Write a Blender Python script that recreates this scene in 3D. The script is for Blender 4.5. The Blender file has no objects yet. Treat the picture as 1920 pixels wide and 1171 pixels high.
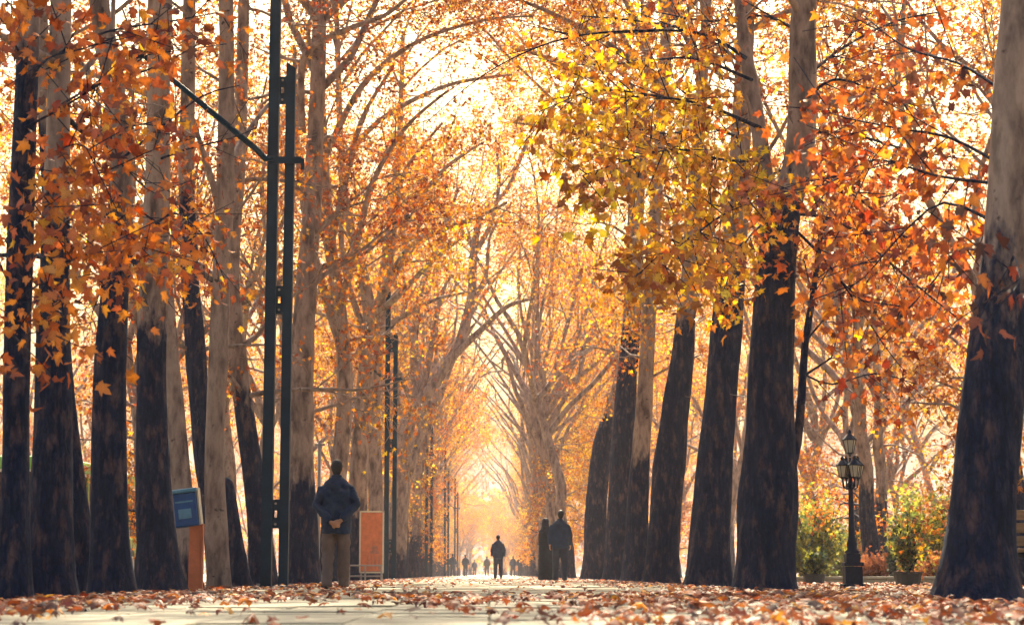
import bpy, bmesh, math, random
import numpy as np
from mathutils import Vector, Matrix, noise

SC = bpy.context.scene
COL = SC.collection
R = math.radians
rng = random.Random(11)
nrg = np.random.default_rng(11)

# ------------------------------------------------------------------ camera
F_PX, CXP, CYP = 3600.0, 960.0, 585.5
CAM = Vector((0, 0, 0.20))
PITCH, YAW = math.atan(489.5 / 3600), math.atan(42 / 3600)
cam_d = bpy.data.cameras.new('camera')
cam_d.sensor_width = 36
cam_d.lens = F_PX / 1920 * 36
cam_d.clip_start, cam_d.clip_end = 0.1, 6000
cam_d.dof.use_dof = True
cam_d.dof.focus_distance = 25
cam_d.dof.aperture_fstop = 4.5
cam = bpy.data.objects.new('camera', cam_d)
cam.location = CAM
cam.rotation_euler = (math.pi / 2 + PITCH, 0, -YAW)
COL.objects.link(cam)
SC.camera = cam
CROT = cam.rotation_euler.to_matrix()
CINV = CROT.transposed()

# ------------------------------------------------------------------ sky, sun, exposure
SUN_EL, SUN_AZ = 40.0, 1.0          # degrees; azimuth to the right of +Y, up the avenue
world = bpy.data.worlds.new('World')
SC.world = world
world.use_nodes = True
wn = world.node_tree
wn.nodes.clear()
w_out = wn.nodes.new('ShaderNodeOutputWorld')
w_bg = wn.nodes.new('ShaderNodeBackground')
w_sky = wn.nodes.new('ShaderNodeTexSky')
w_sky.sky_type = 'NISHITA'
w_sky.sun_disc = False
w_sky.sun_elevation = R(SUN_EL)
w_sky.sun_rotation = R(SUN_AZ)
w_sky.air_density = 2.8
w_sky.dust_density = 9.0
w_sky.ozone_density = 5.0
w_bg.inputs['Strength'].default_value = 0.055
wn.links.new(w_sky.outputs[0], w_bg.inputs['Color'])
wn.links.new(w_bg.outputs[0], w_out.inputs['Surface'])

sun_d = bpy.data.lights.new('sun', 'SUN')
sun_d.energy = 5.0
sun_d.angle = R(0.5)
sun_d.color = (1.0, 0.87, 0.62)
sun = bpy.data.objects.new('sun', sun_d)
sdir = Vector((math.sin(R(SUN_AZ)) * math.cos(R(SUN_EL)), math.cos(R(SUN_AZ)) * math.cos(R(SUN_EL)), math.sin(R(SUN_EL))))
sun.rotation_euler = sdir.to_track_quat('Z', 'Y').to_euler()
sun.location = (0, 0, 60)
COL.objects.link(sun)

SC.view_settings.view_transform = 'Standard'
SC.view_settings.look = 'None'
SC.view_settings.gamma = 1.0
SC.view_settings.use_curve_mapping = False
SC.view_settings.exposure = 2.25
SC.render.engine = 'CYCLES'
cy = SC.cycles
cy.max_bounces = 8
cy.diffuse_bounces = 3
cy.glossy_bounces = 2
cy.transmission_bounces = 6
cy.volume_bounces = 1
cy.transparent_max_bounces = 8
cy.caustics_reflective = cy.caustics_refractive = False
cy.use_denoising = True
cy.sample_clamp_indirect = 6

HAZE_DENSITY = 0.00034

# ------------------------------------------------------------------ pixel helpers
def at(px, py, Y):
    d = CROT @ Vector(((px - CXP) / F_PX, -(py - CYP) / F_PX, -1.0))
    return CAM + d * ((Y - CAM.y) / d.y)

def project(p):
    q = CINV @ (Vector(p) - CAM)
    if q.z > -0.5:
        return None
    return (CXP + F_PX * q.x / -q.z, CYP - F_PX * q.y / -q.z, -q.z)

def smooth(a, b, x):
    t = min(1, max(0, (x - a) / (b - a)))
    return t * t * (3 - 2 * t)

# ------------------------------------------------------------------ object helpers
def tag(o, label=None, cat=None, group=None, kind=None):
    if label: o['label'] = label
    if cat: o['category'] = cat
    if group: o['group'] = group
    if kind: o['kind'] = kind
    return o

def empty(name, loc=(0, 0, 0), rz=0.0):
    o = bpy.data.objects.new(name, None)
    o.location = loc
    o.rotation_euler = (0, 0, rz)
    o.empty_display_size = 0.2
    COL.objects.link(o)
    return o

def link(name, me, mat=None, parent=None, loc=None):
    if mat is not None and not me.materials:
        me.materials.append(mat)
    o = bpy.data.objects.new(name, me)
    COL.objects.link(o)
    if parent is not None:
        o.parent = parent
    if loc is not None:
        o.location = loc
    return o

class MB:
    """collects verts/faces; build() makes one mesh object"""
    def __init__(s):
        s.v, s.f = [], []
    def add(s, vs, fs):
        b = len(s.v)
        s.v.extend([tuple(v) for v in vs])
        s.f.extend([tuple(i + b for i in f) for f in fs])
    def box(s, c, size, rz=0.0, bev=0.0, rot=None):
        x, y, z = size[0] / 2, size[1] / 2, size[2] / 2
        M = rot if rot is not None else Matrix.Rotation(rz, 3, 'Z')
        c = Vector(c)
        if bev <= 0:
            vs = [c + M @ Vector((a * x, b * y, d * z)) for d in (-1, 1) for a, b in ((-1, -1), (1, -1), (1, 1), (-1, 1))]
            s.add(vs, [(3, 2, 1, 0), (4, 5, 6, 7), (0, 1, 5, 4), (1, 2, 6, 5), (2, 3, 7, 6), (3, 0, 4, 7)])
        else:
            bm = bmesh.new()
            bmesh.ops.create_cube(bm, size=1)
            for v in bm.verts:
                v.co = Vector((v.co.x * 2 * x, v.co.y * 2 * y, v.co.z * 2 * z))
            bmesh.ops.bevel(bm, geom=bm.edges[:], offset=bev, segments=2, affect='EDGES', profile=0.5)
            bm.verts.index_update()
            s.add([c + M @ v.co for v in bm.verts], [[v.index for v in f.verts] for f in bm.faces])
            bm.free()
    def tube(s, pts, rad, n=8, cap=True, ref=None, seed=None, rough=0.0):
        pts = [Vector(p) for p in pts]
        if not hasattr(rad, '__len__'):
            rad = [rad] * len(pts)
        rings, u = [], None
        k = len(pts)
        for i in range(k):
            t = (pts[min(i + 1, k - 1)] - pts[max(i - 1, 0)])
            if t.length < 1e-9: t = Vector((0, 0, 1))
            t.normalize()
            if u is None:
                u = Vector(ref) if ref else (Vector((1, 0, 0)) if abs(t.x) < 0.9 else Vector((0, 1, 0)))
            elif ref:
                u = Vector(ref)
            u = u - t * u.dot(t)
            if u.length < 1e-6: u = t.orthogonal()
            u.normalize()
            w = t.cross(u)
            r = rad[i]
            ra, rb = r if hasattr(r, '__len__') else (r, r)
            ring = []
            for j in range(n):
                a = 2 * math.pi * j / n
                q = 1.0
                if rough:
                    q = 1 + rough * noise.noise(Vector((math.cos(a) * 1.3, math.sin(a) * 1.3, pts[i].z * 1.6 + (seed or 0))))
                ring.append(pts[i] + u * (math.cos(a) * ra * q) + w * (math.sin(a) * rb * q))
            rings.append(ring)
        vs = [v for r_ in rings for v in r_]
        fs = []
        for i in range(k - 1):
            for j in range(n):
                a, b = i * n + j, i * n + (j + 1) % n
                fs.append((a, b, b + n, a + n))
        if cap:
            fs.append(tuple(range(n - 1, -1, -1)))
            fs.append(tuple((k - 1) * n + j for j in range(n)))
        s.add(vs, fs)
    def lathe(s, c, prof, n=16):
        c = Vector(c)
        s.tube([c + Vector((0, 0, z)) for r, z in prof], [max(r, 1e-4) for r, z in prof], n, True, ref=(1, 0, 0))
    def ball(s, c, r, n=10, m=7):
        rx, ry, rz = r if hasattr(r, '__len__') else (r, r, r)
        c = Vector(c)
        vs = [c + Vector((0, 0, -rz))]
        for i in range(1, m):
            a = -math.pi / 2 + math.pi * i / m
            for j in range(n):
                b = 2 * math.pi * j / n
                vs.append(c + Vector((rx * math.cos(a) * math.cos(b), ry * math.cos(a) * math.sin(b), rz * math.sin(a))))
        vs.append(c + Vector((0, 0, rz)))
        fs = []
        for j in range(n):
            fs.append((0, 1 + (j + 1) % n, 1 + j))
            b = 1 + (m - 2) * n
            fs.append((b + j, b + (j + 1) % n, len(vs) - 1))
        for i in range(m - 2):
            for j in range(n):
                a, b = 1 + i * n + j, 1 + i * n + (j + 1) % n
                fs.append((a, b, b + n, a + n))
        s.add(vs, fs)
    def mesh(s, name, shade=True):
        me = bpy.data.meshes.new(name)
        me.from_pydata(s.v, [], s.f)
        me.update()
        if shade:
            me.polygons.foreach_set('use_smooth', [True] * len(me.polygons))
        return me
    def build(s, name, mat, parent=None, loc=None, shade=False):
        return link(name, s.mesh(name, shade), mat, parent, loc)

# ------------------------------------------------------------------ materials
def new_mat(name):
    m = bpy.data.materials.new(name)
    m.use_nodes = True
    nt = m.node_tree
    nt.nodes.clear()
    out = nt.nodes.new('ShaderNodeOutputMaterial')
    return m, nt, out

def N(nt, t, **kw):
    n = nt.nodes.new(t)
    for k, v in kw.items():
        if hasattr(n, k) and k not in ('Scale', 'Detail', 'Roughness'):
            setattr(n, k, v)
        else:
            n.inputs[k].default_value = v
    return n

def mathn(nt, op, a, b=None, c=None):
    n = nt.nodes.new('ShaderNodeMath')
    n.operation = op
    for i, x in enumerate((a, b, c)):
        if x is None: continue
        if isinstance(x, (int, float)): n.inputs[i].default_value = x
        else: nt.links.new(x, n.inputs[i])
    return n.outputs[0]

def ramp(nt, fac, stops):
    n = nt.nodes.new('ShaderNodeValToRGB')
    e = n.color_ramp.elements
    while len(e) < len(stops): e.new(0.5)
    for el, (p, c) in zip(e, stops):
        el.position = p
        el.color = (*c, 1)
    nt.links.new(fac, n.inputs[0])
    return n.outputs[0]

def mixc(nt, fac, a, b):
    n = nt.nodes.new('ShaderNodeMix')
    n.data_type = 'RGBA'
    for x, i in ((fac, 0), (a, 6), (b, 7)):
        if isinstance(x, (int, float)): n.inputs[i].default_value = x
        elif isinstance(x, tuple): n.inputs[i].default_value = (*x, 1)
        else: nt.links.new(x, n.inputs[i])
    return n.outputs[2]

def plain(name, col, rough=0.6, var=0.25, scale=6.0, bump=0.0, metal=0.0, spec=0.4, stretch=(1, 1, 1)):
    m, nt, out = new_mat(name)
    tc = N(nt, 'ShaderNodeTexCoord')
    mp = N(nt, 'ShaderNodeMapping')
    mp.inputs['Scale'].default_value = stretch
    nt.links.new(tc.outputs['Object'], mp.inputs[0])
    nz = N(nt, 'ShaderNodeTexNoise', Scale=scale, Detail=5.0, Roughness=0.6)
    nt.links.new(mp.outputs[0], nz.inputs['Vector'])
    lo = tuple(c * (1 - var) for c in col)
    hi = tuple(min(1, c * (1 + var)) for c in col)
    c = ramp(nt, nz.outputs[0], [(0.3, lo), (0.7, hi)])
    b = N(nt, 'ShaderNodeBsdfPrincipled')
    b.inputs['Roughness'].default_value = rough
    b.inputs['Metallic'].default_value = metal
    b.inputs['Specular IOR Level'].default_value = spec
    nt.links.new(c, b.inputs['Base Color'])
    if bump:
        bp = N(nt, 'ShaderNodeBump', Strength=bump)
        bp.inputs['Distance'].default_value = 0.02
        nt.links.new(nz.outputs[0], bp.inputs['Height'])
        nt.links.new(bp.outputs[0], b.inputs['Normal'])
    nt.links.new(b.outputs[0], out.inputs['Surface'])
    return m

def leaf_material(name, trans=0.55, boost=1.0, spot=22.0):
    m, nt, out = new_mat(name)
    a = N(nt, 'ShaderNodeAttribute')
    a.attribute_name = 'col'
    tcx = N(nt, 'ShaderNodeTexCoord')
    nz = N(nt, 'ShaderNodeTexNoise', Scale=spot, Detail=3.0)
    nt.links.new(tcx.outputs['Object'], nz.inputs['Vector'])
    blot = ramp(nt, nz.outputs[0], [(0.32, (0.45, 0.36, 0.36)), (0.55, (1, 1, 1))])
    ml = N(nt, 'ShaderNodeMix')
    ml.data_type = 'RGBA'
    ml.blend_type = 'MULTIPLY'
    ml.inputs[0].default_value = 1.0
    nt.links.new(a.outputs['Color'], ml.inputs[6])
    nt.links.new(blot, ml.inputs[7])
    tcol = N(nt, 'ShaderNodeHueSaturation')
    tcol.inputs['Saturation'].default_value = 1.08
    tcol.inputs['Value'].default_value = boost
    nt.links.new(ml.outputs[2], tcol.inputs['Color'])
    d = N(nt, 'ShaderNodeBsdfDiffuse')
    t = N(nt, 'ShaderNodeBsdfTranslucent')
    nt.links.new(ml.outputs[2], d.inputs[0])
    nt.links.new(tcol.outputs[0], t.inputs[0])
    mx = N(nt, 'ShaderNodeMixShader')
    mx.inputs[0].default_value = trans
    nt.links.new(d.outputs[0], mx.inputs[1])
    nt.links.new(t.outputs[0], mx.inputs[2])
    g = N(nt, 'ShaderNodeBsdfGlossy')
    g.inputs['Roughness'].default_value = 0.5
    g.inputs['Color'].default_value = (1, 1, 1, 1)
    m2 = N(nt, 'ShaderNodeMixShader')
    m2.inputs[0].default_value = 0.04
    nt.links.new(mx.outputs[0], m2.inputs[1])
    nt.links.new(g.outputs[0], m2.inputs[2])
    nt.links.new(m2.outputs[0], out.inputs['Surface'])
    return m

def bark_material():
    m, nt, out = new_mat('plane_bark')
    tc = N(nt, 'ShaderNodeTexCoord')
    sep = N(nt, 'ShaderNodeSeparateXYZ')
    nt.links.new(tc.outputs['Object'], sep.inputs[0])
    bh = N(nt, 'ShaderNodeAttribute')
    bh.attribute_type = 'OBJECT'
    bh.attribute_name = 'bark_height'
    oi = N(nt, 'ShaderNodeObjectInfo')
    add = N(nt, 'ShaderNodeVectorMath', operation='ADD')
    nt.links.new(tc.outputs['Object'], add.inputs[0])
    sc = N(nt, 'ShaderNodeVectorMath', operation='SCALE')
    sc.inputs[0].default_value = (13, 29, 7)
    nt.links.new(oi.outputs['Random'], sc.inputs['Scale'])
    nt.links.new(sc.outputs[0], add.inputs[1])
    P = add.outputs[0]
    edge = N(nt, 'ShaderNodeTexNoise', Scale=3.5, Detail=4.0, Roughness=0.65)
    mp0 = N(nt, 'ShaderNodeMapping')
    mp0.inputs['Scale'].default_value = (2.2, 2.2, 0.8)
    nt.links.new(P, mp0.inputs[0])
    nt.links.new(mp0.outputs[0], edge.inputs['Vector'])
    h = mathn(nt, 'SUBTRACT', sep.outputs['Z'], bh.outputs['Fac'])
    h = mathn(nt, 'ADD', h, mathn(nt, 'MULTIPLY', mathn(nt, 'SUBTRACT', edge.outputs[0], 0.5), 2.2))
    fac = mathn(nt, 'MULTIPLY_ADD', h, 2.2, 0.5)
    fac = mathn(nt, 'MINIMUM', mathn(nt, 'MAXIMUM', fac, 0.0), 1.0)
    # rough dark bark below
    mp = N(nt, 'ShaderNodeMapping')
    mp.inputs['Scale'].default_value = (9, 9, 1.6)
    nt.links.new(P, mp.inputs[0])
    furrow = N(nt, 'ShaderNodeTexNoise', Scale=2.2, Detail=7.0, Roughness=0.68)
    nt.links.new(mp.outputs[0], furrow.inputs['Vector'])
    dark = ramp(nt, furrow.outputs[0], [(0.30, (0.004, 0.011, 0.036)), (0.50, (0.012, 0.024, 0.068)), (0.72, (0.045, 0.050, 0.090))])  # navy cast of the shade is put into the dark bark colour
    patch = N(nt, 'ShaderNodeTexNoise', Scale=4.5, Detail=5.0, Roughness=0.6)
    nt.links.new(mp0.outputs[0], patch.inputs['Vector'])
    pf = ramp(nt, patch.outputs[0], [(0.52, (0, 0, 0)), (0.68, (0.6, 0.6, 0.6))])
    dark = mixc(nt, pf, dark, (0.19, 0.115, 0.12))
    vor = N(nt, 'ShaderNodeTexVoronoi', feature='DISTANCE_TO_EDGE')
    vor.inputs['Scale'].default_value = 1.0
    mpv = N(nt, 'ShaderNodeMapping')
    mpv.inputs['Scale'].default_value = (17, 17, 9)
    warp = N(nt, 'ShaderNodeVectorMath', operation='MULTIPLY_ADD')
    nt.links.new(edge.outputs['Color'], warp.inputs[0])
    warp.inputs[1].default_value = (0.12, 0.12, 0.25)
    nt.links.new(P, warp.inputs[2])
    nt.links.new(warp.outputs[0], mpv.inputs[0])
    nt.links.new(mpv.outputs[0], vor.inputs['Vector'])
    plate = ramp(nt, vor.outputs['Distance'], [(0.0, (0.35, 0.35, 0.35)), (0.16, (1, 1, 1))])
    mpl = N(nt, 'ShaderNodeMix')
    mpl.data_type = 'RGBA'
    mpl.blend_type = 'MULTIPLY'
    mpl.inputs[0].default_value = 0.45
    nt.links.new(dark, mpl.inputs[6])
    nt.links.new(plate, mpl.inputs[7])
    dark = mpl.outputs[2]
    # pale flaking bark above
    pl = N(nt, 'ShaderNodeTexNoise', Scale=2.6, Detail=5.0, Roughness=0.6)
    nt.links.new(mp0.outputs[0], pl.inputs['Vector'])
    pale = ramp(nt, pl.outputs[0], [(0.34, (0.10, 0.072, 0.072)), (0.46, (0.23, 0.165, 0.150)), (0.60, (0.36, 0.265, 0.235)), (0.72, (0.20, 0.15, 0.13))])
    spots = N(nt, 'ShaderNodeTexNoise', Scale=9.0, Detail=3.0)
    nt.links.new(P, spots.inputs['Vector'])
    sf = ramp(nt, spots.outputs[0], [(0.26, (1, 1, 1)), (0.34, (0, 0, 0))])
    pale = mixc(nt, sf, pale, (0.06, 0.045, 0.045))
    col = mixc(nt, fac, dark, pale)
    b = N(nt, 'ShaderNodeBsdfPrincipled')
    b.inputs['Roughness'].default_value = 0.85
    b.inputs['Specular IOR Level'].default_value = 0.15
    nt.links.new(col, b.inputs['Base Color'])
    bp = N(nt, 'ShaderNodeBump')
    bp.inputs['Distance'].default_value = 0.05
    nt.links.new(mathn(nt, 'MULTIPLY_ADD', fac, -0.75, 0.9), bp.inputs['Strength'])
    nt.links.new(mathn(nt, 'MULTIPLY_ADD', mathn(nt, 'MINIMUM', vor.outputs['Distance'], 0.2), 0.9, furrow.outputs[0]), bp.inputs['Height'])
    nt.links.new(bp.outputs[0], b.inputs['Normal'])
    nt.links.new(b.outputs[0], out.inputs['Surface'])
    return m

def ground_material(name, c1, c2, c3, scale):
    m, nt, out = new_mat(name)
    tc = N(nt, 'ShaderNodeTexCoord')
    n1 = N(nt, 'ShaderNodeTexNoise', Scale=scale, Detail=8.0, Roughness=0.65)
    n2 = N(nt, 'ShaderNodeTexNoise', Scale=scale * 0.13, Detail=4.0)
    nt.links.new(tc.outputs['Object'], n1.inputs['Vector'])
    nt.links.new(tc.outputs['Object'], n2.inputs['Vector'])
    a = ramp(nt, n1.outputs[0], [(0.35, c1), (0.65, c2)])
    f = ramp(nt, n2.outputs[0], [(0.42, (0, 0, 0)), (0.62, (0.7, 0.7, 0.7))])
    c = mixc(nt, f, a, c3)
    oi = N(nt, 'ShaderNodeObjectInfo')
    tint = ramp(nt, oi.outputs['Random'], [(0.0, (0.62, 0.62, 0.64)), (0.5, (0.95, 0.95, 0.95)), (1.0, (1, 1, 1))])
    mt = N(nt, 'ShaderNodeMix')
    mt.data_type = 'RGBA'
    mt.blend_type = 'MULTIPLY'
    mt.inputs[0].default_value = 1.0
    nt.links.new(c, mt.inputs[6])
    nt.links.new(tint, mt.inputs[7])
    c = mt.outputs[2]
    b = N(nt, 'ShaderNodeBsdfPrincipled')
    b.inputs['Roughness'].default_value = 0.8
    b.inputs['Specular IOR Level'].default_value = 0.25
    nt.links.new(c, b.inputs['Base Color'])
    bp = N(nt, 'ShaderNodeBump', Strength=0.5)
    bp.inputs['Distance'].default_value = 0.015
    nt.links.new(n1.outputs[0], bp.inputs['Height'])
    nt.links.new(bp.outputs[0], b.inputs['Normal'])
    nt.links.new(b.outputs[0], out.inputs['Surface'])
    return m

M = {}
M['leaf'] = leaf_material('autumn_leaf', 0.60, 1.22)
M['litter'] = leaf_material('fallen_leaf', 0.35, 1.0)
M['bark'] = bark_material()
M['soil'] = ground_material('verge_soil', (0.10, 0.075, 0.05), (0.20, 0.15, 0.09), (0.26, 0.17, 0.08), 5.0)
M['slab'] = ground_material('pale_paving', (0.38, 0.33, 0.24), (0.52, 0.46, 0.34), (0.30, 0.26, 0.20), 7.0)
M['joint'] = ground_material('paving_bed', (0.20, 0.18, 0.15), (0.30, 0.27, 0.22), (0.22, 0.19, 0.15), 9.0)
M['road'] = ground_material('pale_asphalt', (0.22, 0.21, 0.19), (0.32, 0.30, 0.27), (0.26, 0.24, 0.2), 3.0)
M['steel'] = plain('painted_steel', (0.005, 0.028, 0.060), 0.55, 0.3, 5.0, 0.05, spec=0.15)
M['iron'] = plain('cast_iron', (0.008, 0.016, 0.042), 0.55, 0.3, 14.0, 0.1, spec=0.2)
M['glass'] = plain('frosted_glass', (0.45, 0.42, 0.36), 0.25, 0.1, 8.0)
M['stone'] = plain('pale_stone', (0.46, 0.42, 0.34), 0.8, 0.2, 5.0, 0.3)
M['hair'] = plain('dark_hair', (0.012, 0.012, 0.018), 0.6, 0.4, 60.0, 0.3)
M['greyhair'] = plain('grey_hair', (0.20, 0.19, 0.18), 0.7, 0.3, 60.0, 0.3)
M['skin'] = plain('skin', (0.42, 0.21, 0.13), 0.55, 0.12, 12.0)
M['jacket'] = plain('navy_jacket', (0.012, 0.028, 0.072), 0.8, 0.3, 9.0, 0.25)
M['trousers'] = plain('brown_trousers', (0.15, 0.105, 0.10), 0.85, 0.22, 9.0, 0.25)
M['darktrousers'] = plain('dark_trousers', (0.02, 0.028, 0.058), 0.85, 0.25, 9.0, 0.25)
M['shoe'] = plain('black_shoe', (0.012, 0.012, 0.015), 0.4, 0.3, 12.0)
M['black'] = plain('black_cloth', (0.008, 0.012, 0.026), 0.85, 0.3, 9.0, 0.2)
M['greycoat'] = plain('grey_coat', (0.05, 0.05, 0.06), 0.85, 0.25, 9.0, 0.2)
M['blue'] = plain('blue_paint', (0.014, 0.075, 0.26), 0.4, 0.3, 9.0)
M['bluetop'] = plain('pale_blue_paint', (0.10, 0.26, 0.42), 0.4, 0.2, 9.0)
M['orange'] = plain('orange_paint', (0.58, 0.17, 0.08), 0.5, 0.2, 7.0)
M['cream'] = plain('cream_paint', (0.62, 0.55, 0.45), 0.5, 0.1, 7.0)
M['bus_green'] = plain('bus_green', (0.20, 0.42, 0.06), 0.35, 0.12, 3.0)
M['bus_lime'] = plain('bus_lime', (0.34, 0.42, 0.07), 0.35, 0.12, 3.0)
M['bus_glass'] = plain('bus_glass', (0.05, 0.016, 0.020), 0.15, 0.4, 3.0)
M['rubber'] = plain('rubber', (0.02, 0.02, 0.022), 0.8, 0.2, 9.0)
M['pot'] = plain('dark_planter', (0.05, 0.055, 0.07), 0.7, 0.25, 6.0, 0.2)
M['wood'] = plain('bench_wood', (0.24, 0.14, 0.08), 0.65, 0.3, 5.0, 0.2, stretch=(1, 8, 8))
M['feather'] = plain('dark_feather', (0.012, 0.012, 0.016), 0.5, 0.3, 30.0)
M['cable'] = plain('cable_rubber', (0.02, 0.02, 0.022), 0.6, 0.1, 5.0)
M['grey_steel'] = plain('galvanised_steel', (0.30, 0.27, 0.27), 0.45, 0.15, 6.0)

# ------------------------------------------------------------------ leaves
def leaf_shape(detail, curl=0.25, fold=0.18, roll=0.0):
    if detail == 2:
        half = [(0.0, 0.0), (0.16, -0.10), (0.34, -0.02), (0.56, 0.02), (0.47, 0.13), (0.38, 0.23), (0.53, 0.40), (0.66, 0.66), (0.47, 0.60), (0.29, 0.53), (0.26, 0.74), (0.0, 1.06)]
    else:
        half = [(0.0, 0.0), (0.17, -0.08), (0.56, 0.04), (0.37, 0.24), (0.64, 0.65), (0.28, 0.53), (0.0, 1.05)]
    if detail == 0:
        v = [(0, 0, 0), (0.17, 0.42, 0), (0, 1.05, 0), (-0.17, 0.42, 0), (0.66, 0.62, 0), (0.05, 0.1, 0), (-0.66, 0.62, 0), (0.54, 0.02, 0), (-0.54, 0.02, 0), (0.1, 0.3, 0), (-0.1, 0.3, 0)]
        f = [(0, 1, 2), (0, 2, 3), (5, 4, 1), (0, 3, 6), (0, 7, 9), (0, 10, 8)]
    else:
        out = half + [(-x, y) for x, y in reversed(half[1:-1])]
        v = [(0, 0.34, 0)] + [(x, y, 0) for x, y in out]
        k = len(out)
        f = [(0, 1 + i, 1 + (i + 1) % k) for i in range(k)]
        if detail == 2:     # leaf stalk
            b = len(v)
            v += [(-0.012, 0, 0), (0.012, 0, 0), (0.06, -0.42, -0.06)]
            f.append((b, b + 2, b + 1))
    vv = []
    for x, y, z in v:
        z = z + fold * abs(x) - curl * (y - 0.35) ** 2 - curl * 0.5 * x * x
        if roll:                      # dried leaf rolling up along its length, tips lifting
            z += roll * (x + 0.15 * y) ** 2 + 0.5 * roll * max(0, y - 0.5) ** 2
            x, y = x * (1 - 0.28 * roll * abs(x)), y * (1 - 0.12 * roll * abs(y))
        vv.append((x, y - 0.05, z))
    return np.array(vv), np.array(f)

PAL = {
    'rust': (0.24, 0.075, 0.040), 'red': (0.44, 0.115, 0.045), 'orange': (0.62, 0.225, 0.055), 'amber': (0.70, 0.34, 0.070),
    'gold': (0.84, 0.52, 0.070), 'yellow': (0.95, 0.74, 0.075), 'brown': (0.085, 0.040, 0.040), 'olive': (0.36, 0.30, 0.05)}
ORDER = ['brown', 'rust', 'red', 'orange', 'amber', 'gold', 'yellow']
ORDC = np.array([PAL[k] for k in ORDER])

def hue_cols(h):
    """h array in 0..1 -> colours brown..yellow with jitter"""
    x = np.clip(h, 0, 0.999) * (len(ORDER) - 1)
    i = x.astype(int)
    t = (x - i)[:, None]
    c = ORDC[i] * (1 - t) + ORDC[np.minimum(i + 1, len(ORDER) - 1)] * t
    dark = nrg.random((len(h), 1)) < 0.22            # some leaves darkened and browned to read as shaded silhouettes
    c = np.where(dark, c * nrg.uniform(0.35, 0.65, (len(h), 1)) * np.array([[1.0, 0.62, 0.8]]), c * nrg.uniform(0.8, 1.15, (len(h), 1)))
    return c * nrg.uniform(0.93, 1.07, (len(h), 3))

def rand_frames(n, tip_bias=None, down=0.5):
    t = nrg.normal(size=(n, 3))
    t /= np.linalg.norm(t, axis=1, keepdims=True)
    if tip_bias is not None:
        t = t + 0.6 * tip_bias
    t[:, 2] -= down
    t /= np.linalg.norm(t, axis=1, keepdims=True) + 1e-9
    a = nrg.normal(size=(n, 3))
    a -= t * (a * t).sum(1, keepdims=True)
    a /= np.linalg.norm(a, axis=1, keepdims=True) + 1e-9
    return np.stack([np.cross(t, a), t, a], axis=2)      # columns side, tip, normal

def leaf_cloud(name, pos, rot, size, col, shape):
    V, Fc = shape
    n, k, m = len(pos), len(V), len(Fc)
    rot = rot * np.stack([nrg.uniform(0.62, 1.08, n), nrg.uniform(0.85, 1.12, n), nrg.uniform(0.2, 2.4, n)], axis=1)[:, None, :]
    vs = np.einsum('nij,kj->nki', rot, V) * size[:, None, None] + pos[:, None, :]
    me = bpy.data.meshes.new(name)
    me.vertices.add(n * k)
    me.vertices.foreach_set('co', vs.reshape(-1).astype(np.float32))
    idx = (Fc[None] + (np.arange(n) * k)[:, None, None]).reshape(-1).astype(np.int32)
    me.loops.add(n * m * 3)
    me.loops.foreach_set('vertex_index', idx)
    me.polygons.add(n * m)
    me.polygons.foreach_set('loop_start', np.arange(0, n * m * 3, 3, dtype=np.int32))
    me.update(calc_edges=True)
    ca = me.color_attributes.new('col', 'FLOAT_COLOR', 'POINT')
    c4 = np.ones((n, k, 4), np.float32)
    rim = np.clip(np.hypot(V[:, 0], V[:, 1] - 0.3), 0, 0.8)           # veins and heart paler than the drying rim
    c4[:, :, :3] = col[:, None, :] * (1.18 - 0.55 * rim)[None, :, None]
    ca.data.foreach_set('color', c4.reshape(-1))
    return me

SHAPES0 = [leaf_shape(0, 0.25, 0.2)]
S_FAR, S_MID, S_NEAR = leaf_shape(0, 0.3, 0.22), leaf_shape(1, 0.35, 0.25), leaf_shape(2, 0.3, 0.2)

LEAF_MESH = {}
def single_leaf(kind, hue, var, mat):
    key = (kind, hue, var)
    if key not in LEAF_MESH:
        c = {'tree': [(0.30, 0.15), (0.5, 0.28), (-0.1, 0.35)], 'fallen': [(0.6, -0.1, 0.3), (0.9, -0.2, 0.0), (0.3, 0.1, 0.6), (0.4, 0.05, 0.4)]}[kind][var]
        sh = leaf_shape(2, *c)
        col = hue_cols(np.array([hue]))
        me = leaf_cloud('leaf', np.zeros((1, 3)), np.eye(3)[None], np.ones(1), col, sh)
        me.materials.append(mat)
        LEAF_MESH[key] = me
    return LEAF_MESH[key]

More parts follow.
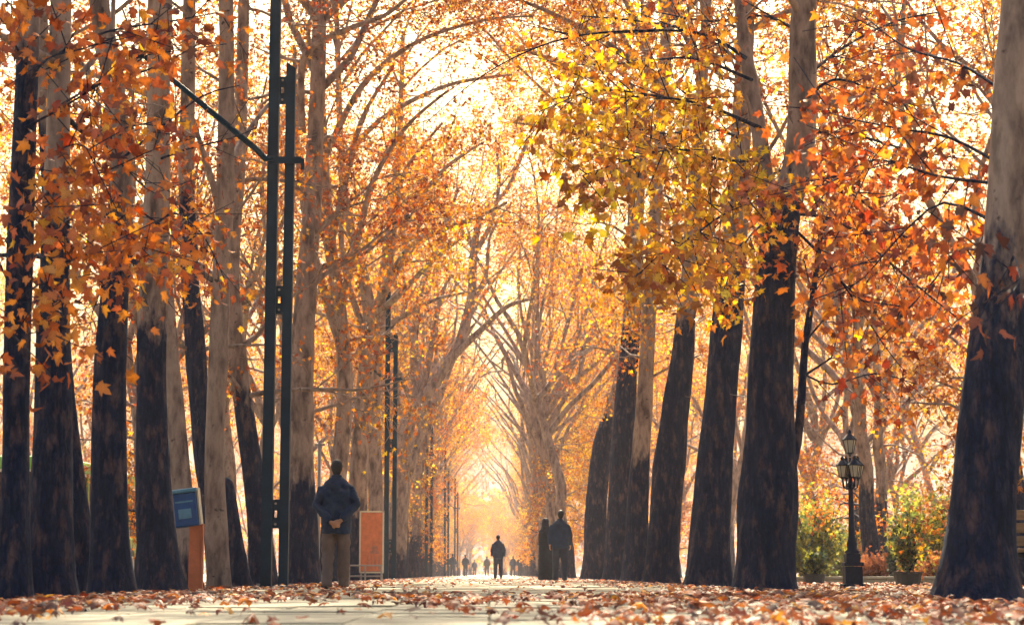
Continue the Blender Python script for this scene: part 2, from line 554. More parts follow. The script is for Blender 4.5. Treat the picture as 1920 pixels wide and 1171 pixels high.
# ------------------------------------------------------------------ branching
class Grower:
    def __init__(s, seed, leaf_step=0.075, jitter=0.16):
        s.r = random.Random(seed)
        s.sites = []           # (x,y,z, dx,dy,dz, hue)
        s.step, s.jit = leaf_step, jitter
        s.mb = MB()
        s.base = None
        s.inner, s.inner_top = None, 99
    def branch(s, p, d, L, r, lvl, last, hue, up=0.06, bias=None, kids=None, leafy=True):
        g = s.r
        seg = {0: 9, 1: 7, 2: 5, 3: 3}.get(last - lvl and min(lvl, 2) or 3, 3)
        seg = 8 if lvl == 0 else 6 if lvl == 1 else 3 if lvl == 2 else 1
        sides = 7 if lvl == 0 else 4 if lvl == 1 else 3
        pts, rad, dirs = [Vector(p)], [r], [Vector(d).normalized()]
        st = L / seg
        dd = Vector(d).normalized()
        wob = 0.20 if lvl < 2 else 0.30
        for i in range(seg):
            dd = dd + Vector((g.gauss(0, wob), g.gauss(0, wob), g.gauss(0, wob) + up))
            if bias is not None: dd = dd + bias * 0.05
            dd.normalize()
            pts.append(pts[-1] + dd * st)
            rad.append(max(r * (1 - 0.8 * (i + 1) / seg), 0.004))
            dirs.append(dd.copy())
        if s.inner is not None and lvl > 0 and any(q.x > s.inner + 0.3 and q.z < s.inner_top for q in pts): return
        if s.base is not None and any(screened(s.base + q, True) for q in pts): return
        s.mb.tube(pts, rad, sides, cap=False)
        s.finish(pts, dirs, L, r, lvl, last, hue, up, bias, kids, leafy)
    def finish(s, pts, dirs, L, r, lvl, last, hue, up=0.06, bias=None, kids=None, leafy=True, start=0.28):
        g = s.r
        seg = len(pts) - 1
        if lvl < last:
            nk = kids if kids is not None else (6 if lvl == 0 else 6 if lvl == 1 else 5)
            for k in range(nk):
                t = start + (1 - start) * (k + g.random()) / nk
                i = min(int(t * seg), seg - 1)
                f = t * seg - i
                q = pts[i].lerp(pts[i + 1], f)
                ax = dirs[i].orthogonal().normalized()
                ax.rotate(Matrix.Rotation(g.uniform(0, 6.283), 3, dirs[i]))
                nd = (dirs[i] * g.uniform(0.55, 0.95) + ax * g.uniform(0.5, 0.9))
                if bias is not None: nd = nd + bias * 0.2
                cl = L * g.uniform(0.38, 0.62) * (1.15 - 0.5 * t)
                s.branch(q, nd, cl, max(r * 0.45 * (1 - 0.5 * t), 0.006), lvl + 1, last, hue + g.gauss(0, 0.07), up * 0.6 - 0.01, bias, None, leafy)
        if leafy and lvl >= last - 1:
            n = max(2, int(L / s.step * (1 if lvl == last else 0.4)))
            for k in range(n):
                t = g.uniform(0.15 if lvl == last else 0.5, 1.0)
                i = min(int(t * seg), seg - 1)
                q = pts[i].lerp(pts[i + 1], t * seg - i)
                j = s.jit
                s.sites.append((q.x + g.gauss(0, j), q.y + g.gauss(0, j), q.z + g.gauss(0, j) - 0.05, *dirs[i], hue))
    def take_mesh(s, name):
        me = s.mb.mesh(name)
        s.mb = MB()
        return me

def hue_arr(sites, spread=0.13):
    return np.clip(sites[:, 6] + nrg.normal(0, spread, len(sites)), 0, 1)

def crown_mesh(name, sites, shape, size, keep=None):
    a = np.asarray(sites, float)
    if keep is not None: a = a[keep]
    n = len(a)
    return leaf_cloud(name, a[:, :3], rand_frames(n, a[:, 3:6]), nrg.uniform(0.7, 1.15, n) * size, hue_cols(hue_arr(a)), shape)

# ------------------------------------------------------------------ the setting
def sheet(name, x0, x1, y0, y1, z, mat, kind='structure', nx=1, ny=1):
    mb = MB()
    xs = [x0 + (x1 - x0) * i / nx for i in range(nx + 1)]
    ys = [y0 + (y1 - y0) * j / ny for j in range(ny + 1)]
    vs = [(x, y, z) for y in ys for x in xs]
    fs = [(j * (nx + 1) + i, j * (nx + 1) + i + 1, (j + 1) * (nx + 1) + i + 1, (j + 1) * (nx + 1) + i) for j in range(ny) for i in range(nx)]
    mb.add(vs, fs)
    return tag(mb.build(name, mat), kind=kind)

ground = sheet('ground', -700, 700, -120, 900, -0.06, M['soil'])
path = sheet('path', -3.05, 3.05, -20, 420, -0.028, M['joint'])
road = sheet('road', -17.0, -7.2, -60, 420, -0.05, M['road'])

def slab_mesh(w, d):
    mb = MB()
    mb.box((0, 0, 0), (w, d, 0.05), bev=0.006)
    return mb.mesh('paving_slab', False)
SLABS = [slab_mesh(0.592 - 0.004 * i, 0.590 - 0.005 * i) for i in range(3)]
for s_ in SLABS: s_.materials.append(M['slab'])
far_mb = MB()
for j in range(0, 120):
    y = 5.9 + j * 0.6
    for i in range(10):
        x = -2.7 + i * 0.6
        z = -0.025 + rng.gauss(0, 0.0025)
        rx, ry = rng.gauss(0, 0.004), rng.gauss(0, 0.004)
        if j < 30:
            o = link('paving_slab', SLABS[rng.randrange(3)], None, path, (x, y, z))
            o.rotation_euler = (rx, ry, rng.gauss(0, 0.004))
        else:
            far_mb.box((x, y, z), (0.588, 0.586, 0.05))
tag(far_mb.build('paving_slab', M['slab'], path), kind='stuff')
sheet_far = sheet('path', -3.0, 3.0, 78.2, 420, -0.004, M['slab'])

for sx in (-1, 1):
    mb = MB()
    for k in range(80):
        mb.box((0, 4 + k * 1.0, 0), (0.14, 0.985, 0.14), bev=0.012)
    o = mb.build('kerb', M['stone'], None, (sx * 3.13, 0, -0.065))
    tag(o, kind='structure')

# ------------------------------------------------------------------ traced plane trees
def resample(pts, step):
    """Catmull-Rom through (Vector, radius) list"""
    out = []
    n = len(pts)
    for i in range(n - 1):
        p0, p1, p2, p3 = pts[max(i - 1, 0)], pts[i], pts[i + 1], pts[min(i + 2, n - 1)]
        k = max(1, int((p2[0] - p1[0]).length / step))
        for q in range(k):
            t = q / k
            def cr(a, b, c, d):
                return 0.5 * ((2 * b) + (c - a) * t + (2 * a - 5 * b + 4 * c - d) * t * t + (3 * b - a - 3 * c + d) * t ** 3)
            out.append((cr(p0[0], p1[0], p2[0], p3[0]), max(cr(p0[1], p1[1], p2[1], p3[1]), 0.004)))
    out.append(pts[-1])
    return out

def trunk_tube(mb, pr, n, seed, rough):
    """thick bark column with furrows and a flared foot"""
    k = len(pr)
    vs, fs = [], []
    z0 = pr[0][0].z
    for i, (p, r) in enumerate(pr):
        h = p.z - z0
        fl = 1 + 0.26 * math.exp(-max(h, 0) / 0.20)
        for j in range(n):
            a = 2 * math.pi * j / n
            ca, sa = math.cos(a), math.sin(a)
            q = 1 + rough * (noise.noise(Vector((ca * 1.1, sa * 1.1, h * 0.9 + seed))) * 1.2
                             + 0.5 * noise.noise(Vector((ca * 3.2, sa * 3.2, h * 1.7 + seed * 2)))
                             + 0.45 * noise.noise(Vector((ca * 8, sa * 8, h * 2.6 + seed * 3))))
            root = 1 + 0.30 * math.exp(-max(h, 0) / 0.16) * noise.noise(Vector((ca * 2.4, sa * 2.4, seed)))
            vs.append((p.x + ca * r * q * fl * root, p.y + sa * r * q * fl * root, p.z))
    for i in range(k - 1):
        for j in range(n):
            a, b = i * n + j, i * n + (j + 1) % n
            fs.append((a, b, b + n, a + n))
    fs.append(tuple((k - 1) * n + j for j in range(n)))
    mb.add(vs, fs)

def px_path(trace, d, d_end=None):
    """(px, py, width px) list -> world points with radii; depth runs d -> d_end"""
    n = len(trace)
    out = []
    for i, (px, py, w) in enumerate(trace):
        Y = d + ((d_end - d) * i / (n - 1) if d_end else 0)
        out.append((at(px, py, Y), w / 2 * Y / F_PX))
    return out

CLEAR = [((482, -200, 572, 1100), 28.3, 1.0), ((715, 540, 755, 1100), 61.0, 0.9), ((560, 820, 700, 1110), 25.6, 1.0), ((300, 880, 400, 1110), 24.2, 1.0),
         ((440, 180, 500, 290), 28.3, 1.0), ((390, 140, 450, 250), 28.3, 1.0), ((330, 100, 400, 200), 28.3, 1.0), ((1560, 790, 1640, 1110), 30.0, 0.8), ((845, 610, 950, 775), 85.0, 0.93)]
def screened(p, hard=False):
    q = project(p)
    if q is None: return False
    for (x0, y0, x1, y1), dd, pr_ in CLEAR:
        if x0 < q[0] < x1 and y0 < q[1] < y1 and p.y < dd and (not hard or pr_ == 1.0) and rng.random() < pr_: return True
    return False

ALL_TREES = []
def traced_tree(label, d, trace, bark, seed, limbs=(), sprays=(), leafsize=0.098, hue=0.45, crown=True, n_single=0,
                crown_top=None, side=0, crown_leaf=0.085, lateral=0, lateral_from=3.0, group=None):
    pr = px_path(trace, d)
    base = Vector((pr[0][0].x, pr[0][0].y, 0.0))
    pr[0] = (Vector((base.x, base.y, -0.07)), pr[0][1])
    root = tag(empty('plane_tree', base), label, 'tree', group)
    rel = [(p - base, r) for p, r in pr]
    # carry the trunk on above the frame
    top, rt = rel[-1]
    dirv = (rel[-1][0] - rel[-2][0]).normalized()
    goal = max(top.z + 1.0, crown_top or (9.5 if d > 27 else 7.5))
    while top.z < goal:
        dirv = (dirv + Vector((0, 0, 0.25))).normalized()
        top = top + dirv * 1.2
        rt = max(rt * 0.93, 0.05)
        rel.append((top, rt))
    near = d < 35
    pr2 = resample(rel, 0.10 if near else 0.25)
    mb = MB()
    trunk_tube(mb, pr2, 30 if near else 16, seed * 3.7, 0.085)
    tr = mb.build('trunk', M['bark'], root, shade=True)
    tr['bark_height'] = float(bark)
    sites = []
    inward = Vector((-1 if base.x > 0 else 1, 0, 0))
    # limbs traced from the photograph
    for li, (lt, ld, ld2) in enumerate(limbs):
        g = Grower(seed * 31 + li, 0.07)
        g.base = base
        lp = px_path(lt, ld, ld2)
        lp = [(p - base, r) for p, r in lp]
        lr = resample(lp, 0.25)
        pts = [p for p, r in lr]
        g.mb.tube(pts, [r for p, r in lr], 9, cap=False, seed=seed + li, rough=0.12)
        dirs = [(pts[min(i + 1, len(pts) - 1)] - pts[max(i - 1, 0)]).normalized() for i in range(len(pts))]
        Lt = sum((pts[i + 1] - pts[i]).length for i in range(len(pts) - 1))
        g.finish(pts, dirs, min(Lt, 4.5), lr[0][1] * 0.7, 1, 3, hue, 0.03, kids=max(5, int(Lt * 1.3)), start=0.3)
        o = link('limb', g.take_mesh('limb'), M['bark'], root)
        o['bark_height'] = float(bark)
        sites += g.sites
    # leafy sprays: thin branches, many leaves
    for si, (lt, ld, ld2, sh, dens) in enumerate(sprays):
        g = Grower(seed * 57 + si, 0.042 / dens, 0.12)
        g.base = base
        lp = [(p - base, r) for p, r in px_path(lt, ld, ld2)]
        lr = resample(lp, 0.12)
        pts = [p for p, r in lr]
        g.mb.tube(pts, [max(r * 0.6, 0.004) for p, r in lr], 6, cap=False, seed=si, rough=0.15)
        dirs = [(pts[min(i + 1, len(pts) - 1)] - pts[max(i - 1, 0)]).normalized() for i in range(len(pts))]
        Lt = sum((pts[i + 1] - pts[i]).length for i in range(len(pts) - 1))
        g.finish(pts, dirs, 1.5, lr[0][1] * 0.7, 2, 3, sh, -0.06, kids=max(4, int(Lt * 6.5 * dens)), start=0.12)
        o = link('branch', g.take_mesh('branch'), M['bark'], root)
        o['bark_height'] = 99.0
        sites += g.sites
    # side branches from the upper trunk
    g = Grower(seed * 91, 0.17 if d < 27 else 0.072)
    g.base = base
    for k in range(lateral):
        i = rng.randrange(len(pr2) // 4, len(pr2))
        p, r = pr2[i]
        if p.z < lateral_from: continue
        a = rng.uniform(0, 6.283)
        g.branch(p, Vector((math.cos(a), math.sin(a), rng.uniform(0.1, 0.8))) , rng.uniform(1.6, 3.4), min(r * 0.35, 0.05), 1, 3, hue + rng.gauss(0, 0.08), 0.0, kids=5)
    if crown:
        p, r = pr2[-1]
        nl = 6
        for k in range(nl):
            a = 6.283 * (k + rng.random() * 0.7) / nl
            dv = Vector((math.cos(a) * 0.8, math.sin(a) * 0.8, rng.uniform(0.7, 1.4)))
            st = pr2[max(0, len(pr2) - 1 - int(rng.uniform(0, 12)))]
            g.branch(st[0], dv, rng.uniform(8, 11.5) if d > 27 else rng.uniform(6, 8), st[1] * 0.55, 0, 3, hue + rng.gauss(0, 0.06), 0.06, bias=inward * (1.2 if d > 27 else 0.3), kids=6)
    if g.mb.v:
        o = link('limb', g.take_mesh('limb'), M['bark'], root)
        o['bark_height'] = 4.5 if d < 30 else 1.0
    sites += g.sites
    if sites:
        sites = [q for q in sites if not screened(base + Vector(q[:3]))]
    # nearest leaves in view become pieces of their own, the rest one crown
    if sites:
        a = np.asarray(sites, float)
        keep = np.ones(len(a), bool)
        if near:                      # crown leaves above the frame thinned to let more sun through
            for i in range(len(a)):
                if a[i, 2] > 0.30 * d and rng.random() < 0.55: keep[i] = False
        if n_single:
            cand = []
            for i in np.nonzero(keep)[0]:
                q = project(base + Vector(a[i, :3]))
                if q and -20 < q[0] < 1940 and -20 < q[1] < 1100 and q[2] < 24:
                    cand.append((q[2], i))
            cand.sort()
            chosen = [i for _, i in cand[:n_single]]
            if chosen:
                keep[chosen] = False
                fr = rand_frames(len(chosen), a[chosen, 3:6], 0.7)
                hs = hue_arr(a[chosen], 0.13)
                for n_, i in enumerate(chosen):
                    hq = round(min(max(hs[n_], 0), 0.99) * 9) / 9 * 0.99
                    o = bpy.data.objects.new('leaf', single_leaf('tree', hq, rng.randrange(3), M['leaf']))
                    COL.objects.link(o)
                    o.parent = root
                    mt = Matrix([list(fr[n_][r_]) for r_ in range(3)]).to_4x4() @ Matrix.Diagonal((leafsize * rng.uniform(0.6, 1.15), leafsize * rng.uniform(0.8, 1.25), leafsize * rng.uniform(0.2, 2.6), 1))
                    mt.translation = Vector(a[i, :3])
                    o.matrix_local = mt
        if keep.sum():
            me = crown_mesh('crown', a, S_MID if d < 26 else S_FAR, leafsize * (1 if near else 1.15), keep)
            tag(link('crown', me, M['leaf'], root), kind='stuff')
    ALL_TREES.append(root)
    return root

exec_specs = []
def T(*a, **k): exec_specs.append((a, k))

# --- row with the ornate lamp beside it
T('stout plane tree with pale upper bark leaning away from the path beside the bench', 13.1,
  [(1828, 1131, 160), (1834, 1060, 138), (1842, 950, 124), (1857, 800, 116), (1872, 650, 108), (1884, 500, 98), (1891, 400, 92), (1899, 250, 82), (1906, 100, 76), (1911, 0, 70)],
  2.35, 3, n_single=280, hue=0.36, leafsize=0.098, lateral=5, lateral_from=3.2, sprays=[
    ([(1862, 300, 12), (1780, 258, 9), (1680, 240, 7), (1590, 222, 5), (1535, 205, 3)], 13.1, 14.5, 0.34, 0.9),
    ([(1880, 345, 14), (1760, 330, 9), (1640, 300, 7), (1560, 340, 5), (1470, 370, 3)], 13.1, 15.5, 0.38, 0.9),
    ([(1870, 420, 12), (1770, 380, 9), (1690, 440, 6), (1620, 520, 4), (1560, 560, 3)], 13.1, 14.2, 0.36, 0.8),
    ([(1880, 170, 12), (1800, 120, 9), (1700, 90, 6), (1620, 30, 4)], 13.1, 14.5, 0.33, 0.9),
    ([(1872, 480, 9), (1800, 470, 7), (1740, 540, 5), (1680, 600, 4)], 13.1, 14.8, 0.30, 0.7),
    ([(1890, 520, 8), (1900, 480, 6), (1912, 520, 4), (1900, 545, 3)], 13.0, 11.6, 0.15, 0.4)])
T('thick dark plane tree forking high beside the ornate lantern post', 21.8,
  [(1432, 1112, 116), (1436, 1050, 108), (1440, 950, 112), (1443, 850, 98), (1446, 700, 86), (1452, 560, 80), (1462, 430, 72), (1476, 370, 66), (1496, 310, 58), (1504, 200, 54), (1505, 60, 52), (1508, 0, 48)],
  4.6, 5, n_single=280, hue=0.45, leafsize=0.098, lateral=7, lateral_from=4.6,
  limbs=[([(1455, 430, 44), (1436, 350, 36), (1424, 250, 32), (1400, 110, 26), (1385, 0, 20)], 21.8, 22.5),
         ([(1478, 900, 22), (1494, 830, 18), (1503, 740, 16), (1510, 640, 14), (1524, 555, 12), (1540, 430, 9)], 21.8, 22.6)],
  sprays=[
    ([(1440, 350, 14), (1390, 380, 9), (1330, 420, 7), (1260, 470, 5), (1190, 520, 3)], 21.6, 17.0, 0.70, 1.1),
    ([(1430, 300, 14), (1360, 300, 9), (1270, 280, 7), (1180, 300, 5), (1090, 330, 3)], 21.6, 17.5, 0.77, 1.1),
    ([(1425, 240, 14), (1330, 200, 9), (1230, 180, 7), (1120, 170, 5), (1010, 210, 3)], 21.6, 18.0, 0.80, 1.1),
    ([(1410, 150, 12), (1300, 110, 8), (1180, 118, 6), (1060, 122, 4)], 21.6, 19.5, 0.68, 0.8),
    ([(1400, 110, 14), (1310, 62, 10), (1150, 60, 8), (1050, 75, 6), (960, 110, 5), (880, 160, 4), (800, 230, 3)], 21.8, 22.0, 0.55, 0.35),
    ([(1490, 360, 14), (1540, 330, 10), (1620, 380, 7), (1690, 440, 5), (1760, 470, 3)], 21.8, 20.0, 0.40, 1.0),
    ([(1480, 420, 12), (1540, 480, 9), (1600, 560, 6), (1660, 650, 4), (1700, 700, 3)], 21.8, 21.0, 0.36, 0.8),
    ([(1450, 400, 10), (1400, 450, 7), (1370, 510, 5), (1350, 560, 3)], 21.6, 19.0, 0.66, 0.9),
    ([(1500, 200, 12), (1560, 150, 9), (1640, 170, 7), (1720, 200, 4)], 21.8, 20.5, 0.40, 0.9),
    ([(1505, 700, 8), (1560, 720, 6), (1640, 700, 5), (1720, 720, 3)], 22.3, 22.8, 0.30, 0.6),
    ([(1505, 150, 12), (1580, 90, 9), (1680, 40, 7), (1780, 20, 4)], 22.0, 24.0, 0.42, 1.0),
    ([(1505, 250, 12), (1590, 250, 9), (1700, 280, 7), (1820, 300, 4)], 22.0, 24.5, 0.45, 1.0),
    ([(1480, 400, 12), (1580, 420, 9), (1700, 520, 7), (1800, 600, 4)], 22.0, 25.0, 0.40, 1.0),
    ([(1500, 60, 12), (1430, 30, 9), (1330, 40, 7), (1220, 20, 4)], 22.0, 24.0, 0.55, 1.0)])
T('dark plane tree leaning outward next to the forked plane tree', 28.8,
  [(1327, 1101, 84), (1332, 1000, 76), (1342, 850, 66), (1355, 700, 60), (1368, 560, 56), (1378, 450, 48), (1385, 330, 40), (1394, 150, 36), (1400, 0, 32)],
  4.6, 7, hue=0.54, lateral=9, lateral_from=4.4, n_single=120,
  sprays=[([(1390, 260, 12), (1330, 240, 8), (1250, 250, 6), (1160, 240, 4), (1080, 260, 3)], 28.8, 23.0, 0.72, 1.0),
          ([(1396, 120, 12), (1300, 60, 9), (1200, 40, 6), (1090, 30, 4)], 28.8, 24.0, 0.72, 0.9),
          ([(1384, 360, 10), (1440, 330, 8), (1520, 300, 5), (1600, 300, 3)], 28.8, 27.5, 0.42, 0.9)])
T('dark plane tree curving outward between two leaning plane trees', 40,
  [(1240, 1094, 64), (1248, 950, 60), (1263, 800, 56), (1281, 650, 42), (1292, 530, 32), (1298, 410, 28), (1308, 280, 25), (1320, 100, 20), (1326, 0, 18)],
  5.5, 9, hue=0.60, lateral=11, lateral_from=4.5,
  limbs=[([(1310, 250, 16), (1230, 150, 13), (1120, 70, 10), (1000, 10, 7), (900, -20, 4)], 40, 38), ([(1305, 320, 14), (1240, 260, 11), (1150, 220, 8), (1060, 190, 5)], 40, 39)])
T('slim straight plane tree wedged between two stouter trunks', 47,
  [(1190, 1091, 50), (1198, 900, 38), (1208, 760, 31), (1214, 650, 28), (1222, 500, 26), (1235, 300, 22), (1245, 100, 18)],
  3.0, 11, hue=0.58, lateral=11, lateral_from=4.5)
T('tall dark plane tree between a bent trunk and a slim pale-topped one', 54.5,
  [(1158, 1089, 54), (1164, 900, 45), (1172, 760, 41), (1181, 650, 36), (1190, 540, 30), (1196, 400, 24), (1204, 250, 20), (1210, 80, 16)],
  7.5, 13, hue=0.62, lateral=11, lateral_from=5,
  limbs=[([(1204, 250, 14), (1140, 170, 12), (1060, 120, 9), (960, 90, 5)], 54.5, 54), ([(1200, 330, 12), (1130, 270, 10), (1040, 240, 7), (960, 230, 4)], 54.5, 55)])
T('bent plane tree curving behind its taller dark neighbour', 62,
  [(1112, 1087, 44), (1118, 950, 40), (1130, 830, 36), (1150, 765, 30), (1168, 690, 26), (1178, 600, 22), (1184, 450, 18), (1186, 300, 15)],
  5.2, 15, hue=0.62, lateral=11, lateral_from=5)

# --- row with the steel lamp posts
T('dark plane trunk half cut off beside the widest shaded trunk', 15.0,
  [(28, 1122, 62), (28, 950, 52), (30, 800, 48), (34, 600, 50), (40, 400, 48), (48, 200, 44), (55, 0, 40)],
  4.3, 21, n_single=280, hue=0.34, leafsize=0.098, lateral=3, lateral_from=3.6, sprays=[
    ([(36, 560, 9), (90, 520, 7), (150, 480, 5), (220, 470, 3)], 14.6, 13.6, 0.45, 0.9),
    ([(36, 640, 8), (20, 620, 6), (60, 600, 5), (120, 560, 3)], 14.6, 13.4, 0.55, 0.8),
    ([(40, 400, 10), (110, 350, 8), (200, 320, 6), (290, 280, 4), (360, 260, 3)], 14.8, 14.0, 0.42, 0.8),
    ([(46, 240, 10), (120, 200, 8), (200, 150, 6), (300, 90, 4)], 14.9, 14.2, 0.40, 0.9),
    ([(50, 160, 10), (90, 110, 7), (160, 90, 5), (240, 60, 3)], 14.9, 13.6, 0.36, 0.9),
    ([(50, 120, 10), (20, 60, 7), (60, 20, 5)], 14.9, 13.8, 0.40, 0.9),
    ([(36, 480, 8), (10, 450, 6), (60, 400, 5), (100, 380, 3)], 14.8, 13.8, 0.42, 0.8),
    ([(42, 330, 8), (80, 300, 6), (140, 270, 5), (180, 290, 3)], 14.8, 13.9, 0.30, 0.8)])
T('widest shaded plane trunk with pinkish upper bark', 16.6,
  [(95, 1119, 92), (95, 950, 80), (97, 800, 72), (100, 650, 64), (104, 450, 54), (108, 300, 48), (112, 100, 42), (115, 0, 40)],
  3.5, 23, n_single=200, hue=0.36, lateral=4, lateral_from=4.0, sprays=[
    ([(104, 430, 9), (160, 400, 7), (220, 420, 5), (280, 480, 3)], 16.3, 15.2, 0.42, 0.8),
    ([(110, 200, 10), (180, 160, 8), (280, 130, 6), (380, 80, 4)], 16.5, 15.8, 0.42, 0.7),
    ([(112, 100, 10), (200, 60, 8), (320, 40, 6), (430, 20, 4)], 16.5, 16.0, 0.40, 0.7),
    ([(106, 360, 8), (170, 330, 6), (240, 380, 5), (300, 420, 3)], 16.4, 15.8, 0.42, 0.7)])
T('slim dark plane trunk tucked behind the widest shaded trunk', 20.5,
  [(156, 1112, 56), (143, 950, 48), (126, 800, 42), (114, 650, 38), (104, 500, 34), (90, 300, 30), (80, 100, 26)],
  5.0, 25, hue=0.40, lateral=5)
T('dark plane trunk with a smooth pale top bending over its shaded neighbours', 19.2,
  [(212, 1113, 82), (207, 1000, 70), (205, 850, 66), (206, 700, 62), (214, 560, 54), (224, 430, 48), (226, 300, 44), (214, 170, 42), (192, 40, 40), (186, 0, 38)],
  3.55, 27, hue=0.40, lateral=5, n_single=100, sprays=[
    ([(222, 440, 10), (250, 470, 7), (230, 500, 5), (190, 540, 3)], 18.9, 18.0, 0.45, 0.9),
    ([(226, 300, 10), (300, 240, 8), (380, 180, 6), (450, 160, 3)], 19.0, 19.5, 0.42, 0.7)])
T('straight plane tree with pale top behind the blue collection box', 22.6,
  [(304, 1108, 88), (293, 1000, 74), (286, 850, 62), (284, 700, 56), (288, 560, 53), (293, 420, 50), (296, 300, 46), (298, 150, 42), (305, 0, 36)],
  3.15, 29, hue=0.42, lateral=6, sprays=[
    ([(292, 420, 9), (330, 400, 7), (380, 440, 5), (420, 520, 3)], 22.4, 21.6, 0.42, 0.8),
    ([(296, 300, 9), (350, 280, 7), (430, 260, 5), (480, 240, 3)], 22.5, 22.0, 0.42, 0.7)])
T('pale leaning plane trunk behind the orange stand', 27.2,
  [(356, 1101, 48), (344, 950, 42), (334, 850, 40), (322, 700, 34), (311, 560, 30), (300, 400, 26), (292, 200, 22)],
  0.4, 31, hue=0.42, lateral=6)
T('dark slanting plane trunk between two pale trunks', 31.5,
  [(412, 1097, 40), (394, 950, 34), (378, 830, 34), (366, 650, 38), (355, 500, 33), (350, 350, 30), (352, 200, 28), (355, 0, 24)],
  6.5, 33, hue=0.40, lateral=8, lateral_from=3.2)
T('young smooth pale plane tree standing upright near the tall steel post', 28.0,
  [(412, 1101, 44), (407, 1000, 41), (402, 850, 37), (408, 700, 35), (414, 550, 35), (420, 400, 34), (424, 250, 32), (425, 100, 28), (424, 0, 26)],
  -1.0, 35, hue=0.40, lateral=6, lateral_from=3.2,
  limbs=[([(418, 420, 16), (395, 330, 12), (370, 250, 9), (340, 150, 6)], 28, 27.5), ([(424, 330, 14), (450, 270, 11), (500, 200, 8), (560, 140, 5)], 28, 30.5)])
T('slanting plane trunk immediately behind the tall steel post', 33.0,
  [(494, 1097, 52), (487, 1000, 43), (476, 900, 39), (462, 800, 37), (448, 700, 35), (439, 600, 33), (434, 500, 30), (445, 350, 26), (452, 200, 24), (456, 50, 22)],
  3.3, 37, hue=0.38, lateral=9, lateral_from=2.8)
T('grey plane trunk beside the strolling man in the navy jacket', 37,
  [(572, 1096, 62), (568, 950, 50), (565, 800, 46), (570, 600, 42), (584, 400, 36), (594, 200, 30), (600, 0, 26)],
  2.0, 39, hue=0.44, lateral=12, lateral_from=2.0,
  limbs=[([(566, 250, 16), (570, 110, 14), (640, 60, 12), (720, 30, 9), (770, -10, 6)], 37, 35)])
T('forked pale plane tree rising behind the strolling man', 46,
  [(612, 1091, 46), (626, 950, 35), (640, 840, 31), (646, 700, 28), (634, 560, 26), (614, 420, 24), (604, 250, 20), (596, 80, 16), (594, 0, 14)],
  1.5, 41, hue=0.52, lateral=9, lateral_from=3,
  limbs=[([(642, 660, 18), (600, 520, 16), (568, 380, 13), (555, 240, 10), (552, 90, 8)], 46, 46),
         ([(638, 580, 16), (668, 460, 14), (700, 340, 11), (760, 240, 8), (840, 170, 5)], 46, 44),
         ([(620, 460, 14), (650, 330, 12), (680, 220, 9), (740, 120, 6)], 46, 45),
         ([(606, 300, 14), (680, 160, 12), (780, 80, 9), (900, 40, 6), (1000, 30, 4)], 46, 44)])
T('pale plane tree behind the orange notice board throwing limbs over the path', 55,
  [(668, 1089, 42), (672, 900, 35), (679, 780, 31), (690, 660, 30), (694, 600, 27), (680, 510, 22), (657, 430, 18), (642, 330, 15), (636, 200, 12), (632, 60, 10)],
  2.0, 43, hue=0.55, lateral=6, lateral_from=4,
  limbs=[([(693, 610, 20), (728, 530, 18), (773, 462, 15), (830, 430, 11), (891, 409, 8), (950, 380, 5)], 55, 51),
         ([(700, 590, 14), (740, 560, 12), (800, 500, 9), (870, 440, 6)], 55, 52),
         ([(690, 640, 14), (650, 520, 12), (640, 420, 10), (655, 300, 8), (700, 180, 5)], 55, 56),
         ([(730, 527, 12), (740, 420, 10), (760, 320, 8), (830, 230, 5)], 54, 52),
         ([(640, 300, 12), (720, 220, 10), (840, 160, 8), (960, 140, 5)], 55, 53)])
T('thin pale plane tree between the notice board and the arching tree', 67,
  [(708, 1087, 34), (704, 900, 28), (700, 780, 26), (708, 650, 22), (722, 500, 20), (736, 400, 16), (748, 280, 12), (754, 120, 9)],
  2.0, 45, hue=0.58, lateral=8, lateral_from=4,
  limbs=[([(722, 500, 12), (770, 400, 10), (830, 320, 8), (900, 270, 5)], 67, 64),
         ([(710, 620, 12), (760, 590, 10), (820, 560, 7), (890, 545, 4)], 67, 65)])
T('pale plane tree arching far out over the avenue', 80,
  [(742, 1085, 38), (748, 950, 33), (758, 830, 30), (776, 768, 28), (816, 717, 25), (850, 665, 22), (866, 630, 20), (884, 552, 17), (888, 470, 15), (905, 400, 12), (948, 359, 10), (973, 305, 8)],
  1.0, 47, hue=0.60, crown=False, crown_top=1.0,
  limbs=[([(846, 672, 16), (900, 620, 12), (952, 574, 9), (1000, 560, 5)], 80, 78),
         ([(887, 480, 12), (920, 420, 9), (935, 350, 7), (930, 260, 4)], 80, 80),
         ([(780, 765, 18), (776, 660, 14), (790, 540, 11), (830, 440, 8), (860, 350, 5)], 80, 82),
         ([(880, 560, 10), (910, 520, 8), (920, 440, 6), (960, 380, 4)], 80, 79),
         ([(760, 820, 14), (800, 700, 12), (816, 600, 9), (840, 520, 6)], 80, 81)])

for a, k in exec_specs:
    traced_tree(*a, **k)

# cut stump by the tall post
st = MB()
pr = px_path([(450, 1098, 46), (437, 1000, 35), (428, 925, 27), (426, 900, 18), (426, 894, 6)], 30.4)
b0 = Vector((pr[0][0].x, pr[0][0].y, 0))
pr[0] = (Vector((b0.x, b0.y, -0.07)), pr[0][1])
trunk_tube(st, resample([(p - b0, r) for p, r in pr], 0.06), 24, 5.5, 0.08)
o = st.build('tree_stump', M['bark'], None, b0, True)
o['bark_height'] = 9.0
tag(o, 'dark tapering cut trunk leaning beside the smooth pale tree', 'tree stump')

